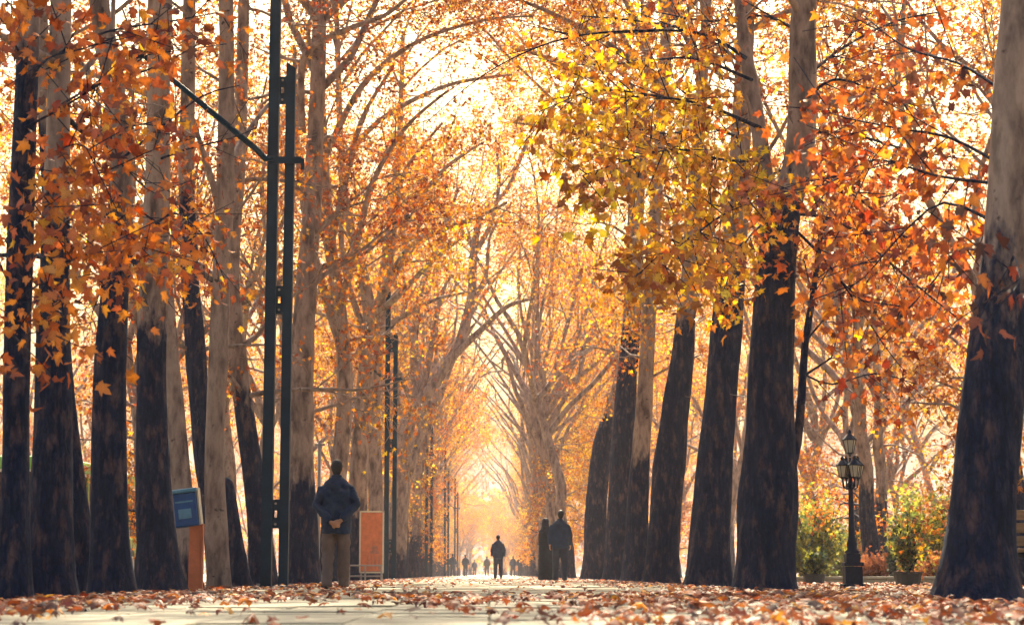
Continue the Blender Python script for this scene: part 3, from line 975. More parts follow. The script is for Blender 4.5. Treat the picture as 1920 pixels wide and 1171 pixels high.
# ------------------------------------------------------------------ tree kinds that repeat along the avenue
def tree_kind(seed, H, lean, low, hue, leaf_n, inner=None, inner_top=99):
    g = Grower(seed, leaf_n, 0.17)
    g.inner, g.inner_top = inner, inner_top
    r = g.r
    pts = [(Vector((0, 0, -0.1)), 0.34)]
    hz = H * 0.29
    for i in range(1, 7):
        z = hz * i / 6
        pts.append((Vector((lean * (z / hz) ** 2 * 1.3 + r.gauss(0, 0.07), r.gauss(0, 0.07), z)), 0.30 - 0.022 * i))
    pr = resample(pts, 0.4)
    trunk_tube(g.mb, pr, 14, seed, 0.09)
    top = pr[-1][0]
    nl = 6
    for k in range(nl):
        a = 6.283 * (k + r.random() * 0.6) / nl
        st = pr[len(pr) - 1 - int(r.uniform(0, 6))]
        dv = Vector((math.cos(a) * r.uniform(0.35, 0.75), math.sin(a) * r.uniform(0.35, 0.75), 1.0))
        if inner is not None and dv.x > 0: dv.x *= 0.30
        g.branch(st[0], dv, H * r.uniform(0.42, 0.58), 0.13, 0, 3, hue + r.gauss(0, 0.07), 0.04, bias=Vector((lean * 0.8, 0, 0)), kids=6)
    for k in range(low):
        st = pr[r.randrange(len(pr) // 4, len(pr))]
        a = r.uniform(0, 6.283)
        g.branch(st[0], Vector((math.cos(a), math.sin(a), 0.25)), r.uniform(2.0, 3.8), 0.05, 1, 3, hue + r.gauss(0, 0.08), -0.05, kids=6)
    if inner is not None:       # pruned on the avenue side
        g.sites = [q for q in g.sites if q[2] > inner_top or q[0] < inner + 0.4 * math.sin(q[2] * 1.3) and q[0] < inner + 0.5]
    return g.take_mesh('trunk'), crown_mesh('crown', g.sites, S_FAR, 0.135)

KINDS = [tree_kind(101, 27, 1.1, 4, 0.62, 0.075, 1.5, 13.5), tree_kind(102, 28, 0.9, 6, 0.62, 0.075, 1.5, 13.5), tree_kind(103, 25, 1.2, 8, 0.53, 0.075, 1.6, 13),
         tree_kind(104, 27, 1.0, 6, 0.64, 0.075, 1.5, 13.5), tree_kind(105, 20, 0.5, 11, 0.55, 0.075),
         tree_kind(106, 28, 0.4, 9, 0.60, 0.085, 1.4, 19), tree_kind(107, 27, 0.3, 11, 0.66, 0.085, 1.4, 19),
         tree_kind(108, 25, 0.0, 10, 0.62, 0.105, 1.5), tree_kind(109, 24, 0.0, 11, 0.70, 0.10, 1.4)]
for t_, c_ in KINDS:
    t_.materials.append(M['bark'])
    c_.materials.append(M['leaf'])

def place_tree(kind, loc, rz, sc, label, group, bark=3.0):
    root = empty('plane_tree', loc, rz)
    root.scale = (sc, sc, sc)
    tag(root, label, 'tree', group)
    t_, c_ = KINDS[kind]
    o = link('trunk', t_, None, root)
    o['bark_height'] = bark
    tag(link('crown', c_, None, root), kind='stuff')

d = 86.0
i = 0
while d < 330:
    place_tree(i % 4 if d < 95 else (5 if d < 170 else 7) + i % 2, (3.45 + max(0, min(1, (d - 110) / 80)) * 1.0 + rng.gauss(0, 0.2), d + rng.gauss(0, 0.5), 0), math.pi + rng.uniform(-0.25, 0.25), rng.uniform(0.85, 1.1),
               'hazy plane tree far along the row facing the steel lamp posts', 'far plane trees facing the lamp posts', rng.uniform(0.5, 3))
    d += 8.0
    i += 1
for k in range(16):
    sd_ = -1 if k % 2 else 1
    place_tree(k % 5, (sd_ * rng.uniform(2.0, 4.6) - 0.6, 235 + k * 6, 0), rng.uniform(0, 6.28), rng.uniform(0.42, 0.6) * (0.8 + k * 0.02),
               'low golden tree where the avenue closes in the haze', 'low trees closing the avenue', 2.0)
d = 89.0
while d < 330:
    place_tree(i % 4 if d < 95 else (5 if d < 170 else 7) + i % 2, (-4.0 - max(0, min(1, (d - 110) / 80)) * 2.0 + rng.gauss(0, 0.2), d + rng.gauss(0, 0.5), 0), rng.uniform(-0.25, 0.25), rng.uniform(0.85, 1.1),
               'hazy plane tree far along the row behind the steel lamp posts', 'far plane trees behind the lamp posts', rng.uniform(1.5, 4))
    d += 8.0
    i += 1
# second rows outside the avenue
for k in range(17):
    place_tree((k + 2) % 5, (12.0 + rng.uniform(-2, 3.5), 52 + k * 11 + rng.uniform(-3, 3), 0), rng.uniform(0, 6.28), rng.uniform(0.8, 1.0),
               'plane tree in the park beyond the low garden wall', 'park trees beyond the garden wall', 3.0)
for k in range(17):
    place_tree((k + 4) % 5, (-7.0 + rng.uniform(-0.5, 0.3), 40 + k * 12 + rng.uniform(-3, 3), 0), rng.uniform(0, 6.28), rng.uniform(0.75, 0.95),
               'plane tree of the second row along the pale road', 'second row of plane trees by the road', 2.5)
for k in range(12):
    place_tree((k + 1) % 5, (-21 + rng.uniform(-3, 2), 62 + k * 15 + rng.uniform(-4, 4), 0), rng.uniform(0, 6.28), rng.uniform(0.75, 1.0),
               'golden tree across the pale road behind the bus', 'trees across the road', 3.0)
for k in range(12):
    place_tree(4 if k % 2 else 2, (-20 - rng.uniform(0, 8) - 0.05 * k * 6, 58 + k * 9, 0), rng.uniform(0, 6.28), rng.uniform(0.42, 0.55),
               'low yellow tree standing on the verge across the road', 'low trees across the road', 2.0)
for k in range(9):
    place_tree((k + 3) % 5, (26 + rng.uniform(-4, 6), 80 + k * 20 + rng.uniform(-5, 5), 0), rng.uniform(0, 6.28), rng.uniform(0.8, 1.05),
               'distant tree deep in the park', 'distant park trees', 3.0)

# ------------------------------------------------------------------ steel lamp posts
def lamp_post(X, Y, label, arm_len, arm_rise):
    root = tag(empty('lamp_post', (X, Y, 0)), label, 'lamp post', 'twin-rail steel lamp posts')
    def rail(x, h, w, slant):
        mb = MB()
        z1 = h
        c = w / 2
        vs = [(x - c, -c, -0.05), (x + c, -c, -0.05), (x + c, c, -0.05), (x - c, c, -0.05),
              (x - c, -c, z1), (x + c, -c, z1 - slant), (x + c, c, z1 - slant), (x - c, c, z1)]
        mb.add(vs, [(3, 2, 1, 0), (4, 5, 6, 7), (0, 1, 5, 4), (1, 2, 6, 5), (2, 3, 7, 6), (3, 0, 4, 7)])
        mb.build('rail', M['steel'], root)
    rail(-0.125, 9.15, 0.155, 0.0)
    rail(0.125, 7.85, 0.138, 0.10)
    for z in (1.07, 4.23, 7.42):
        # tie plate with a bolt hole: four bars round an opening
        mb = MB()
        for cx, cz, sx, sz in ((0, 0.13, 0.13, 0.16), (0, -0.13, 0.13, 0.16), (-0.043, 0, 0.044, 0.10), (0.043, 0, 0.044, 0.10)):
            mb.box((cx, 0, z + cz), (sx, 0.05, sz))
        pl = mb.build('tie_plate', M['steel'], root)
        nb = MB()
        for dz in (0.15, -0.15):
            nb.tube([(0, -0.045, z + dz), (0, -0.02, z + dz)], 0.018, 6)
        nb.build('bolt', M['grey_steel'], pl)
    mb = MB()
    mb.box((0.06, -0.094, 6.33), (0.50, 0.036, 0.10))
    mb.box((0.325, -0.094, 6.27), (0.05, 0.036, 0.17))
    br = mb.build('bracket', M['steel'], root)
    mb = MB()
    ex, ez = -0.20 - arm_len, 6.33 + arm_rise
    mb.tube([(-0.10, -0.094, 6.34), (-0.24, -0.094, 6.36), (-0.36, -0.094 - 0.12 * arm_len, 6.46), (ex, -0.094 - 0.9 * arm_len, ez)], [0.05, 0.05, 0.048, 0.036], 8)
    mb.build('arm', M['steel'], root, shade=True)
    mb = MB()
    mb.lathe((ex, -0.094 - 0.9 * arm_len, ez - 0.06), [(0.01, -0.02), (0.05, 0.0), (0.06, 0.08), (0.035, 0.15), (0.01, 0.17)], 10)
    mb.build('lamp_head', M['iron'], root, shade=True)
    mb = MB()
    mb.box((0, 0, 0.0), (0.55, 0.36, 0.05), bev=0.006)
    bp = mb.build('base_plate', M['steel'], root)
    nb = MB()
    for sx in (-1, 1):
        for sy in (-1, 1):
            nb.tube([(sx * 0.235, sy * 0.14, 0.0), (sx * 0.235, sy * 0.14, 0.06)], 0.016, 6)
    nb.build('anchor_bolt', M['grey_steel'], bp)
    return root

LP = [(28.3, 'tall twin-rail steel lamp post with a long slanting arm', 1.65, 1.22),
      (61.0, 'twin-rail steel lamp post with a short arm before the orange notice board', 0.42, 0.30),
      (100.0, 'twin-rail steel lamp post just beyond the arching pale tree', 0.42, 0.30),
      (141.0, 'hazy twin-rail steel lamp post beside two distant walkers', 0.42, 0.30),
      (182.0, 'faint twin-rail steel lamp post farthest down the avenue', 0.42, 0.30)]
for d, lab, al, ar in LP:
    lamp_post(-3.13, d, lab, al, ar)

# ------------------------------------------------------------------ people
def remeshed(mb, name, voxel, sm=6, wr=0.0, seed=0):
    me = mb.mesh(name)
    bm = bmesh.new()
    bm.from_mesh(me)
    bmesh.ops.recalc_face_normals(bm, faces=bm.faces)
    bm.to_mesh(me)
    bm.free()
    tmp = bpy.data.objects.new('tmp', me)
    COL.objects.link(tmp)
    md = tmp.modifiers.new('r', 'REMESH')
    md.mode = 'VOXEL'
    md.voxel_size = voxel
    ms = tmp.modifiers.new('s', 'SMOOTH')
    ms.factor = 0.5
    ms.iterations = sm
    dg = bpy.context.evaluated_depsgraph_get()
    ev = tmp.evaluated_get(dg)
    res = bpy.data.meshes.new_from_object(ev)
    bpy.data.objects.remove(tmp)
    bpy.data.meshes.remove(me)
    res.name = name
    if wr:
        n = len(res.vertices)
        co = np.empty(n * 3, np.float32); res.vertices.foreach_get('co', co)
        no = np.empty(n * 3, np.float32); res.vertices.foreach_get('normal', no)
        co, no = co.reshape(-1, 3), no.reshape(-1, 3)
        for i in range(n):
            x, y, z = co[i]
            w = noise.noise(Vector((x * 7 + seed, y * 7, z * 11 + x * 9))) + 0.5 * noise.noise(Vector((x * 15, y * 15 + seed, z * 26 - x * 14)))
            co[i] += no[i] * w * wr
        res.vertices.foreach_set('co', co.reshape(-1))
    res.polygons.foreach_set('use_smooth', [True] * len(res.polygons))
    return res

def hand(mb, wrist, dirv, palm_n, curl, side):
    """palm with four fingers of different lengths and a thumb from the side of the palm"""
    dv, pn = Vector(dirv).normalized(), Vector(palm_n).normalized()
    sd = dv.cross(pn).normalized() * side
    w = Vector(wrist)
    mb.tube([w - dv * 0.02, w + dv * 0.04, w + dv * 0.088], [(0.026, 0.020), (0.040, 0.017), (0.038, 0.014)], 8, True, ref=sd)
    for i, L in enumerate((0.066, 0.078, 0.072, 0.056)):
        b = w + dv * 0.082 + sd * (0.027 - 0.018 * i)
        k = b + (dv * math.cos(curl) + pn * math.sin(curl)) * L * 0.5
        e = k + (dv * math.cos(curl * 2.2) + pn * math.sin(curl * 2.2)) * L * 0.5
        mb.tube([b - dv * 0.012, b, k, e], [0.0095, 0.0095, 0.0085, 0.006], 6, True)
    b = w + dv * 0.022 + sd * 0.034
    mb.tube([b - sd * 0.01, b + sd * 0.018 + dv * 0.024, b + sd * 0.02 + dv * 0.052 + pn * 0.012], [0.013, 0.011, 0.008], 6, True)

def make_person(name, pose, mats, voxel=0.011, coat_hem=0.74, coat=True, hat=False, cloak=False, bag=False, width=1.0):
    """canonical 1.72 m figure facing +Y"""
    hipz = 0.90
    legs = pose['legs']      # per side: (knee_y, ankle_y, ankle_z)
    arms = pose['arms']      # per side: elbow, wrist, hand dir, palm normal
    body = MB()
    body.tube([(0, 0.0, 0.84), (0, 0, 0.95), (0, 0.0, 1.08), (0, -0.005, 1.22), (0, -0.01, 1.36), (0, -0.01, 1.43), (0, 0, 1.47)],
              [(0.13, 0.09), (0.155, 0.13), (0.135, 0.095), (0.145, 0.10), (0.165, 0.10), (0.15, 0.08), (0.06, 0.055)], 14, True, ref=(1, 0, 0))
    ht = Vector(pose.get('head', (0, 0.015, 0)))
    hc = Vector((0, 0.0, 1.605)) + ht
    body.tube([(0, 0, 1.43), (0, 0.005, 1.50), hc + Vector((0, 0, -0.06))], [0.062, 0.055, 0.055], 10, True)
    body.ball(hc, (0.076, 0.098, 0.112), 14, 10)
    body.tube([hc + Vector((0, 0.03, -0.05)), hc + Vector((0, 0.05, -0.095))], [(0.055, 0.05), (0.035, 0.035)], 10, True, ref=(1, 0, 0))
    body.tube([hc + Vector((0, 0.085, 0.012)), hc + Vector((0, 0.118, -0.028)), hc + Vector((0, 0.09, -0.036))], [0.010, 0.015, 0.008], 6, True)
    body.tube([hc + Vector((-0.025, 0.086, -0.060)), hc + Vector((0, 0.094, -0.060)), hc + Vector((0.025, 0.086, -0.060))], [0.005, 0.009, 0.005], 6, True)
    for s in (-1, 1):
        body.ball(hc + Vector((s * 0.080, -0.005, -0.008)), (0.012, 0.022, 0.034), 8, 6)
        body.ball(hc + Vector((s * 0.030, 0.082, 0.012)), (0.016, 0.014, 0.011), 8, 6)
    trs = MB()
    trs.tube([(0, 0, 0.80), (0, 0, 0.88), (0, 0, 1.0)], [(0.14, 0.13), (0.168, 0.125), (0.155, 0.11)], 14, True, ref=(1, 0, 0))
    shoes = []
    for s, (ky, ay, az) in zip((-1, 1), legs):
        hip, knee, ank = Vector((s * 0.088, 0, hipz)), Vector((s * 0.105, ky, 0.49)), Vector((s * 0.110, ay, 0.085 + az))
        body.tube([hip, hip.lerp(knee, 0.5), knee, knee.lerp(ank, 0.4), ank, ank + Vector((0, 0, -0.05))], [0.078, 0.068, 0.050, 0.050, 0.036, 0.034], 10, True)
        trs.tube([hip, hip.lerp(knee, 0.5) , knee, knee.lerp(ank, 0.5), ank + Vector((0, -0.008, 0.0)), ank + Vector((0, -0.01, -0.045))],
                 [0.104, 0.098, 0.086, 0.078, 0.070, 0.072], 12, True)
        sh = MB()
        a = ank + Vector((0, 0, -0.085))
        tilt = az * 1.2
        sh.tube([a + Vector((0, -0.06, 0.045)), a + Vector((0, -0.035, 0.05)), a + Vector((0, 0.05, 0.045 - tilt * 0.5)), a + Vector((0, 0.13, 0.034 - tilt)), a + Vector((0, 0.175, 0.026 - tilt))],
                [(0.026, 0.035), (0.040, 0.050), (0.044, 0.044), (0.046, 0.032), (0.022, 0.018)], 10, True, ref=(1, 0, 0))
        shoes.append(sh)
    jk = MB()
    jb = coat_hem
    jk.tube([(0, -0.008, jb), (0, -0.008, jb + 0.02), (0, -0.008, 0.95), (0, -0.01, 1.10), (0, -0.015, 1.26), (0, -0.02, 1.38), (0, -0.014, 1.445), (0, -0.006, 1.485)],
            [(0.196, 0.150), (0.206, 0.158), (0.206, 0.150), (0.208, 0.142), (0.206, 0.136), (0.190, 0.118), (0.135, 0.090), (0.074, 0.068)], 18, True, ref=(1, 0, 0))
    for s, (el, wr_, hd, pn) in zip((-1, 1), arms):
        shd = Vector((s * 0.172, -0.012, 1.35))
        el, wr_ = Vector(el), Vector(wr_)
        body.tube([shd, shd.lerp(el, 0.5), el, el.lerp(wr_, 0.4), wr_], [0.052, 0.045, 0.038, 0.038, 0.026], 9, True)
        jk.tube([shd + Vector((-s * 0.05, 0, 0.012)), shd + Vector((s * 0.012, 0, -0.02)), shd.lerp(el, 0.5), el, el.lerp(wr_, 0.5), el.lerp(wr_, 0.93)],
                [0.050, 0.066, 0.066, 0.062, 0.055, 0.047], 12, True)
        hand(body, wr_, hd, pn, 0.55, s)
    vox = voxel
    bm_ = remeshed(body, name, 0.009 if vox < 0.012 else vox, 3)
    root = link(name, bm_, mats['skin'])
    link('trousers', remeshed(trs, 'trousers', vox, 5, 0.012 if vox < 0.015 else 0, 3.1), mats['trousers'], root)
    if cloak:
        ck = MB()
        ck.tube([(0, 0, 0.06), (0, 0, 0.10), (0, 0, 0.5), (0, 0, 0.95), (0, -0.01, 1.25), (0, -0.01, 1.40), (0, 0, 1.48), (0, 0.0, 1.56), (0, 0.0, 1.66), (0, 0, 1.725), (0, 0, 1.738)],
                [(0.215, 0.22), (0.22, 0.225), (0.205, 0.20), (0.20, 0.175), (0.215, 0.16), (0.19, 0.14), (0.125, 0.12), (0.104, 0.12), (0.106, 0.124), (0.07, 0.08), (0.02, 0.02)], 20, True, ref=(1, 0, 0))
        link('cloak', remeshed(ck, 'cloak', max(vox, 0.014), 3, 0.02, 1.7), mats['coat'], root)
    else:
        link('jacket', remeshed(jk, 'jacket', vox, 5, 0.015 if vox < 0.015 else 0.006, 0.4), mats['coat'], root)
        cl = MB()
        cl.tube([(0, -0.006, 1.455), (0, -0.004, 1.50), (0, -0.002, 1.512)], [(0.082, 0.080), (0.072, 0.070), (0.066, 0.064)], 14, True, ref=(1, 0, 0))
        link('collar', cl.mesh('collar'), mats['coat'], root)
        hr = MB()
        hr.ball(hc + Vector((0, -0.020, 0.020)), (0.084, 0.096, 0.104), 14, 9)
        hr.tube([hc + Vector((0, -0.055, 0.0)), hc + Vector((0, -0.052, -0.085))], [(0.07, 0.045), (0.05, 0.03)], 10, True, ref=(1, 0, 0))
        link('hair', remeshed(hr, 'hair', vox, 2, 0.006, 2.2), mats['hair'], root)
    for sh in shoes:
        link('shoe', remeshed(sh, 'shoe', 0.008 if vox < 0.015 else vox * 0.8, 1), M['shoe'], root)
    if bag:
        bg = MB()
        wr_ = Vector(arms[0][1])
        c = wr_ + Vector((0, 0.02, -0.34))
        bg.box(c, (0.10, 0.30, 0.30), bev=0.02)
        bo = bg.build('bag', M['black'], root)
        hb = MB()
        hb.tube([c + Vector((0, -0.08, 0.14)), wr_ + Vector((0, 0.0, -0.09)), c + Vector((0, 0.08, 0.14))], 0.010, 6)
        hb.build('handle', M['black'], bo)
    return root

DOWN = ((-0.265, 0.03, 1.12), (-0.255, 0.10, 0.87), (0.05, 0.2, -1), (1, 0, 0))
def mirrored(a): return tuple((-v[0], v[1], v[2]) for v in a[:2]) + ((-a[2][0], a[2][1], a[2][2]), (-a[3][0], a[3][1], a[3][2]))
def swing(f): return ((-0.25, 0.02 + 0.08 * f, 1.12), (-0.245, 0.10 + 0.22 * f, 0.88), (0, 0.25 + 0.5 * f, -1), (1, 0, 0))
CLASP = [((-0.275, -0.07, 1.11), (-0.060, -0.205, 0.875), (0.9, -0.05, -0.35), (0, 1, 0.1)),
         ((0.275, -0.06, 1.12), (0.055, -0.190, 0.895), (-0.9, -0.10, -0.3), (0, 1, 0.1))]

def put(o, px, Y, H, rz, label, group=None):
    p = at(px, 1000, Y)
    o.location = (p.x, Y, 0.0)
    o.rotation_euler = (0, 0, rz)
    s = H / 1.72
    o.scale = (s, s, s)
    tag(o, label, 'person', group)
    return o

cloth = {'skin': M['skin'], 'coat': M['jacket'], 'trousers': M['trousers'], 'hair': M['hair']}
p1 = make_person('person', {'legs': [(0.03, -0.10, 0.0), (0.03, 0.06, 0.0)], 'arms': CLASP}, cloth, 0.010, coat_hem=0.73)
put(p1, 630, 25.6, 1.70, 0.06, 'person in navy jacket and brown trousers strolling with hands clasped behind back')
dk = {'skin': M['skin'], 'coat': M['jacket'], 'trousers': M['darktrousers'], 'hair': M['hair']}
gy = {'skin': M['skin'], 'coat': M['jacket'], 'trousers': M['darktrousers'], 'hair': M['greyhair']}
p2 = make_person('person', {'legs': [(0.06, 0.10, 0.0), (0.0, -0.16, 0.02)], 'arms': [swing(-0.5), mirrored(swing(0.4))], 'head': (0.02, 0.015, 0)}, dk, 0.015, coat_hem=0.82)
put(p2, 1050, 46.5, 1.72, -0.05, 'person in dark jacket walking beside the black-cloaked companion')
p2b = make_person('person', {'legs': [(0.05, 0.12, 0.0), (0.0, -0.1, 0.0)], 'arms': [DOWN, mirrored(DOWN)]},
                  {'skin': M['skin'], 'coat': M['black'], 'trousers': M['black'], 'hair': M['hair']}, 0.016, cloak=True)
put(p2b, 1023, 50.5, 1.62, 0.0, 'person wrapped in a long black cloak half hidden by the jacketed walker')
p3 = make_person('person', {'legs': [(0.10, 0.20, 0.0), (0.02, -0.20, 0.05)], 'arms': [swing(-0.7), mirrored(swing(0.7))]}, dk, 0.016, coat_hem=0.80)
put(p3, 934, 75.0, 1.70, 0.0, 'person in dark coat walking alone down the middle of the avenue')
farA = make_person('person', {'legs': [(0.10, 0.18, 0.0), (0.02, -0.18, 0.04)], 'arms': [swing(-0.4), mirrored(swing(0.5))]}, dk, 0.022, coat_hem=0.80)
farB = make_person('person', {'legs': [(0.02, -0.16, 0.03), (0.08, 0.18, 0.0)], 'arms': [DOWN, mirrored(DOWN)]},
                   {'skin': M['skin'], 'coat': M['greycoat'], 'trousers': M['darktrousers'], 'hair': M['hair']}, 0.022, coat_hem=0.60, bag=True)
def copy_tree(o):
    c = o.copy(); COL.objects.link(c)
    for ch in o.children:
        k = ch.copy(); COL.objects.link(k); k.parent = c
        for g_ in ch.children:
            q = g_.copy(); COL.objects.link(q); q.parent = k
    return c
FG = 'distant walkers'
put(farA, 849, 148, 1.74, 0.1, 'distant walker in dark coat next to the lamp post row', FG)
put(copy_tree(farA), 873, 150, 1.70, -0.15, 'distant walker in dark coat a step from another by the posts', FG)
put(farB, 913, 160, 1.66, 0.0, 'distant walker carrying a dark bag beyond the lone walker', FG)
put(copy_tree(farA), 962, 165, 1.72, 0.1, 'distant pair walking side by side, seen small past the lone walker', FG)
put(copy_tree(farA), 975, 165, 1.76, -0.1, 'distant pair walking side by side, seen small past the lone walker', FG)
put(copy_tree(farA), 890, 205, 1.70, 0.0, 'faintest hazy walker farthest down the avenue', FG)

# ------------------------------------------------------------------ ornate lantern post
def lantern(mbm, mbg, c, s=1.0):
    c = Vector(c)
    def ringbox(z, r): return [c + Vector((math.cos(a) * r, math.sin(a) * r, z)) * 1.0 for a in [math.pi / 6 + i * math.pi / 3 for i in range(6)]]
    mbg.tube([c + Vector((0, 0, 0.02 * s)), c + Vector((0, 0, 0.22 * s))], [0.055 * s, 0.10 * s], 6, True, ref=(1, 0, 0))
    mbm.tube([c + Vector((0, 0, -0.05 * s)), c + Vector((0, 0, -0.01 * s)), c + Vector((0, 0, 0.018 * s))], [0.012 * s, 0.03 * s, 0.06 * s], 8, True)
    mbm.tube([c + Vector((0, 0, 0.222 * s)), c + Vector((0, 0, 0.235 * s)), c + Vector((0, 0, 0.30 * s)), c + Vector((0, 0, 0.33 * s)), c + Vector((0, 0, 0.36 * s)), c + Vector((0, 0, 0.40 * s))],
             [0.115 * s, 0.125 * s, 0.06 * s, 0.03 * s, 0.035 * s, 0.008 * s], 10, True)
    for i in range(6):
        a = i * math.pi / 3
        v = Vector((math.cos(a), math.sin(a), 0))
        mbm.tube([c + v * 0.060 * s + Vector((0, 0, 0.01 * s)), c + v * 0.106 * s + Vector((0, 0, 0.225 * s))], 0.006 * s, 5)

lp = at(1597, 1000, 30.0)
root = tag(empty('street_lamp', (lp.x, 30.0, -0.06)), 'black cast-iron lantern post with stepped pedestal and clustered lanterns', 'street lamp')
mb = MB()
mb.box((0, 0, 0.05), (0.34, 0.34, 0.12), bev=0.01)
mb.box((0, 0, 0.24), (0.27, 0.27, 0.27), bev=0.012)
mb.box((0, 0, 0.41), (0.30, 0.30, 0.06), bev=0.01)
mb.box((0, 0, 0.50), (0.22, 0.22, 0.14), bev=0.01)
mb.build('pedestal', M['iron'], root)
mb = MB()
mb.lathe((0, 0, 0), [(0.10, 0.56), (0.12, 0.60), (0.075, 0.64), (0.085, 0.72), (0.060, 0.80), (0.052, 0.86), (0.046, 1.1), (0.038, 1.45), (0.034, 1.60), (0.055, 1.62), (0.055, 1.65), (0.035, 1.68), (0.030, 1.75), (0.05, 1.78), (0.025, 1.82), (0.02, 2.06)], 14)
mb.build('shaft', M['iron'], root, shade=True)
for i in range(4):
    a = math.pi / 4 * 0.4 + i * math.pi / 2
    v = Vector((math.cos(a), math.sin(a), 0))
    am = MB()
    am.tube([v * 0.02 + Vector((0, 0, 1.62)), v * 0.07 + Vector((0, 0, 1.57)), v * 0.12 + Vector((0, 0, 1.60)), v * 0.135 + Vector((0, 0, 1.70))], [0.02, 0.017, 0.015, 0.013], 7)
    arm = am.build('arm', M['iron'], root, shade=True)
    m1, m2 = MB(), MB()
    lantern(m1, m2, v * 0.135 + Vector((0, 0, 1.74)), 0.86)
    ln = m1.build('lantern', M['iron'], root)
    m2.build('glass', M['glass'], ln)
m1, m2 = MB(), MB()
lantern(m1, m2, (0, 0, 2.12), 0.95)
ln = m1.build('lantern', M['iron'], root)
m2.build('glass', M['glass'], ln)

# ------------------------------------------------------------------ garden wall, planters, shrubs
def low_wall(name, label, x0, x1, Y, h, t=0.35, Lb=0.9):
    root = tag(empty(name, (0, 0, 0)), label, 'wall')
    n = int((x1 - x0) / Lb)
    me = MB(); me.box((0, 0, 0), (Lb - 0.012, t, h), bev=0.012)
    mm = me.mesh('stone_block', False); mm.materials.append(M['stone'])
    cp = MB(); cp.box((0, 0, 0), (Lb - 0.008, t + 0.08, 0.06), bev=0.01)
    cm = cp.mesh('coping_stone', False); cm.materials.append(M['stone'])
    for i in range(n):
        link('stone_block', mm, None, root, (x0 + (i + 0.5) * Lb, Y, -0.06 + h / 2 + rng.gauss(0, 0.003)))
        link('coping_stone', cm, None, root, (x0 + (i + 0.5) * Lb, Y, -0.06 + h + 0.032))
    return root
low_wall('garden_wall', 'low pale stone garden wall behind the ornate lantern post', 5.4, 19.0, 44.0, 0.14)

def shrub(name, label, loc, rx, rz, n, hue=None, cols=None, leaf=0.07, pot=None, cat='shrub', shape=None, seed=0):
    r = random.Random(seed)
    root = tag(empty(name, loc), label, cat)
    z0 = 0.0
    if pot:
        pm = MB()
        pm.tube([(0, 0, 0), (0, 0, pot[1] * 0.9), (0, 0, pot[1] * 0.92), (0, 0, pot[1])], [pot[0] * 0.8, pot[0], pot[0] * 1.12, pot[0] * 1.12], 14, True)
        pm.build('pot', M['pot'], root, shade=False)
        z0 = pot[1]
    sm = MB()
    pos = []
    for k in range(26):
        a, e = r.uniform(0, 6.283), r.uniform(0.3, 1.0)
        tip = Vector((math.cos(a) * rx * math.sqrt(1 - 0.7 * e * e) * r.uniform(0.5, 1), math.sin(a) * rx * math.sqrt(1 - 0.7 * e * e) * r.uniform(0.5, 1), z0 + rz * e))
        if shape == 'cone': tip = Vector((tip.x * (1.15 - e), tip.y * (1.15 - e), tip.z))
        base = Vector((0, 0, z0 - 0.02))
        mid = base.lerp(tip, 0.5) + Vector((r.gauss(0, 0.1 * rx), r.gauss(0, 0.1 * rx), 0.05 * rz))
        sm.tube([base, mid, tip], [0.012 * (1 + rz), 0.008 * (1 + rz), 0.003], 4, False)
        for q in range(n // 52):
            t = r.uniform(0.25, 1.05)
            p = base.lerp(mid, t * 2) if t < 0.5 else mid.lerp(tip, t * 2 - 1)
            j = 0.16 * rx
            pos.append((p.x + r.gauss(0, j), p.y + r.gauss(0, j), p.z + r.gauss(0, j)))
    sm.build('stem', M['bark'], root)['bark_height'] = 9.0
    pos = np.array(pos)
    pos[:, 2] = np.maximum(pos[:, 2], 0.03)
    c = np.array(cols)[nrg.integers(0, len(cols), len(pos))] * nrg.uniform(0.7, 1.2, (len(pos), 1))
    me = leaf_cloud('foliage', pos, rand_frames(len(pos), None, 0.1), nrg.uniform(0.7, 1.3, len(pos)) * leaf * 1.35, c, S_FAR)
    tag(link('foliage', me, M['leaf'], root), kind='stuff')

GREEN = [(0.07, 0.10, 0.05), (0.10, 0.13, 0.05), (0.05, 0.08, 0.06)]
YG = [(0.42, 0.42, 0.08), (0.30, 0.34, 0.07), (0.55, 0.48, 0.10), (0.20, 0.26, 0.07)]
ORG = [(0.45, 0.17, 0.08), (0.50, 0.22, 0.09), (0.36, 0.13, 0.07)]
def gp(px, Y, z=-0.06):
    p = at(px, 1000, Y)
    return (p.x, Y, z)
shrub('potted_shrub', 'dark potted shrub before the low wall, close to the forked tree', gp(1525, 41), 0.30, 0.50, 1300, cols=GREEN + YG[:1], pot=(0.24, 0.26), cat='potted plant', seed=1)
shrub('potted_shrub', 'dark potted shrub in front of the low wall beside the leaning pale-topped tree', gp(1700, 36), 0.42, 1.1, 2000, cols=GREEN + YG + ORG[:1], pot=(0.27, 0.30), cat='potted plant', seed=2)
shrub('conifer', 'narrow dark green conifer behind the low garden wall', gp(1672, 47), 0.22, 1.25, 2200, cols=GREEN, leaf=0.05, shape='cone', cat='conifer', seed=3)
shrub('bush', 'rounded orange bush just behind the lantern post', gp(1645, 48), 0.62, 0.75, 3000, cols=ORG, leaf=0.07, cat='bush', seed=4)
shrub('bush', 'low reddish bush by the foot of the leaning pale-topped tree', gp(1755, 50), 0.75, 0.85, 2600, cols=ORG + YG[:1], leaf=0.08, cat='bush', seed=5)
shrub('shrub', 'tall loose yellow-green shrub beside the forked tree', gp(1515, 56), 1.3, 2.7, 7000, cols=YG + GREEN[:2], leaf=0.10, seed=6)
shrub('shrub', 'tall yellow-green shrub growing behind the potted shrub', gp(1735, 54), 1.25, 2.6, 7000, cols=YG + YG + GREEN[:1], leaf=0.10, seed=7)
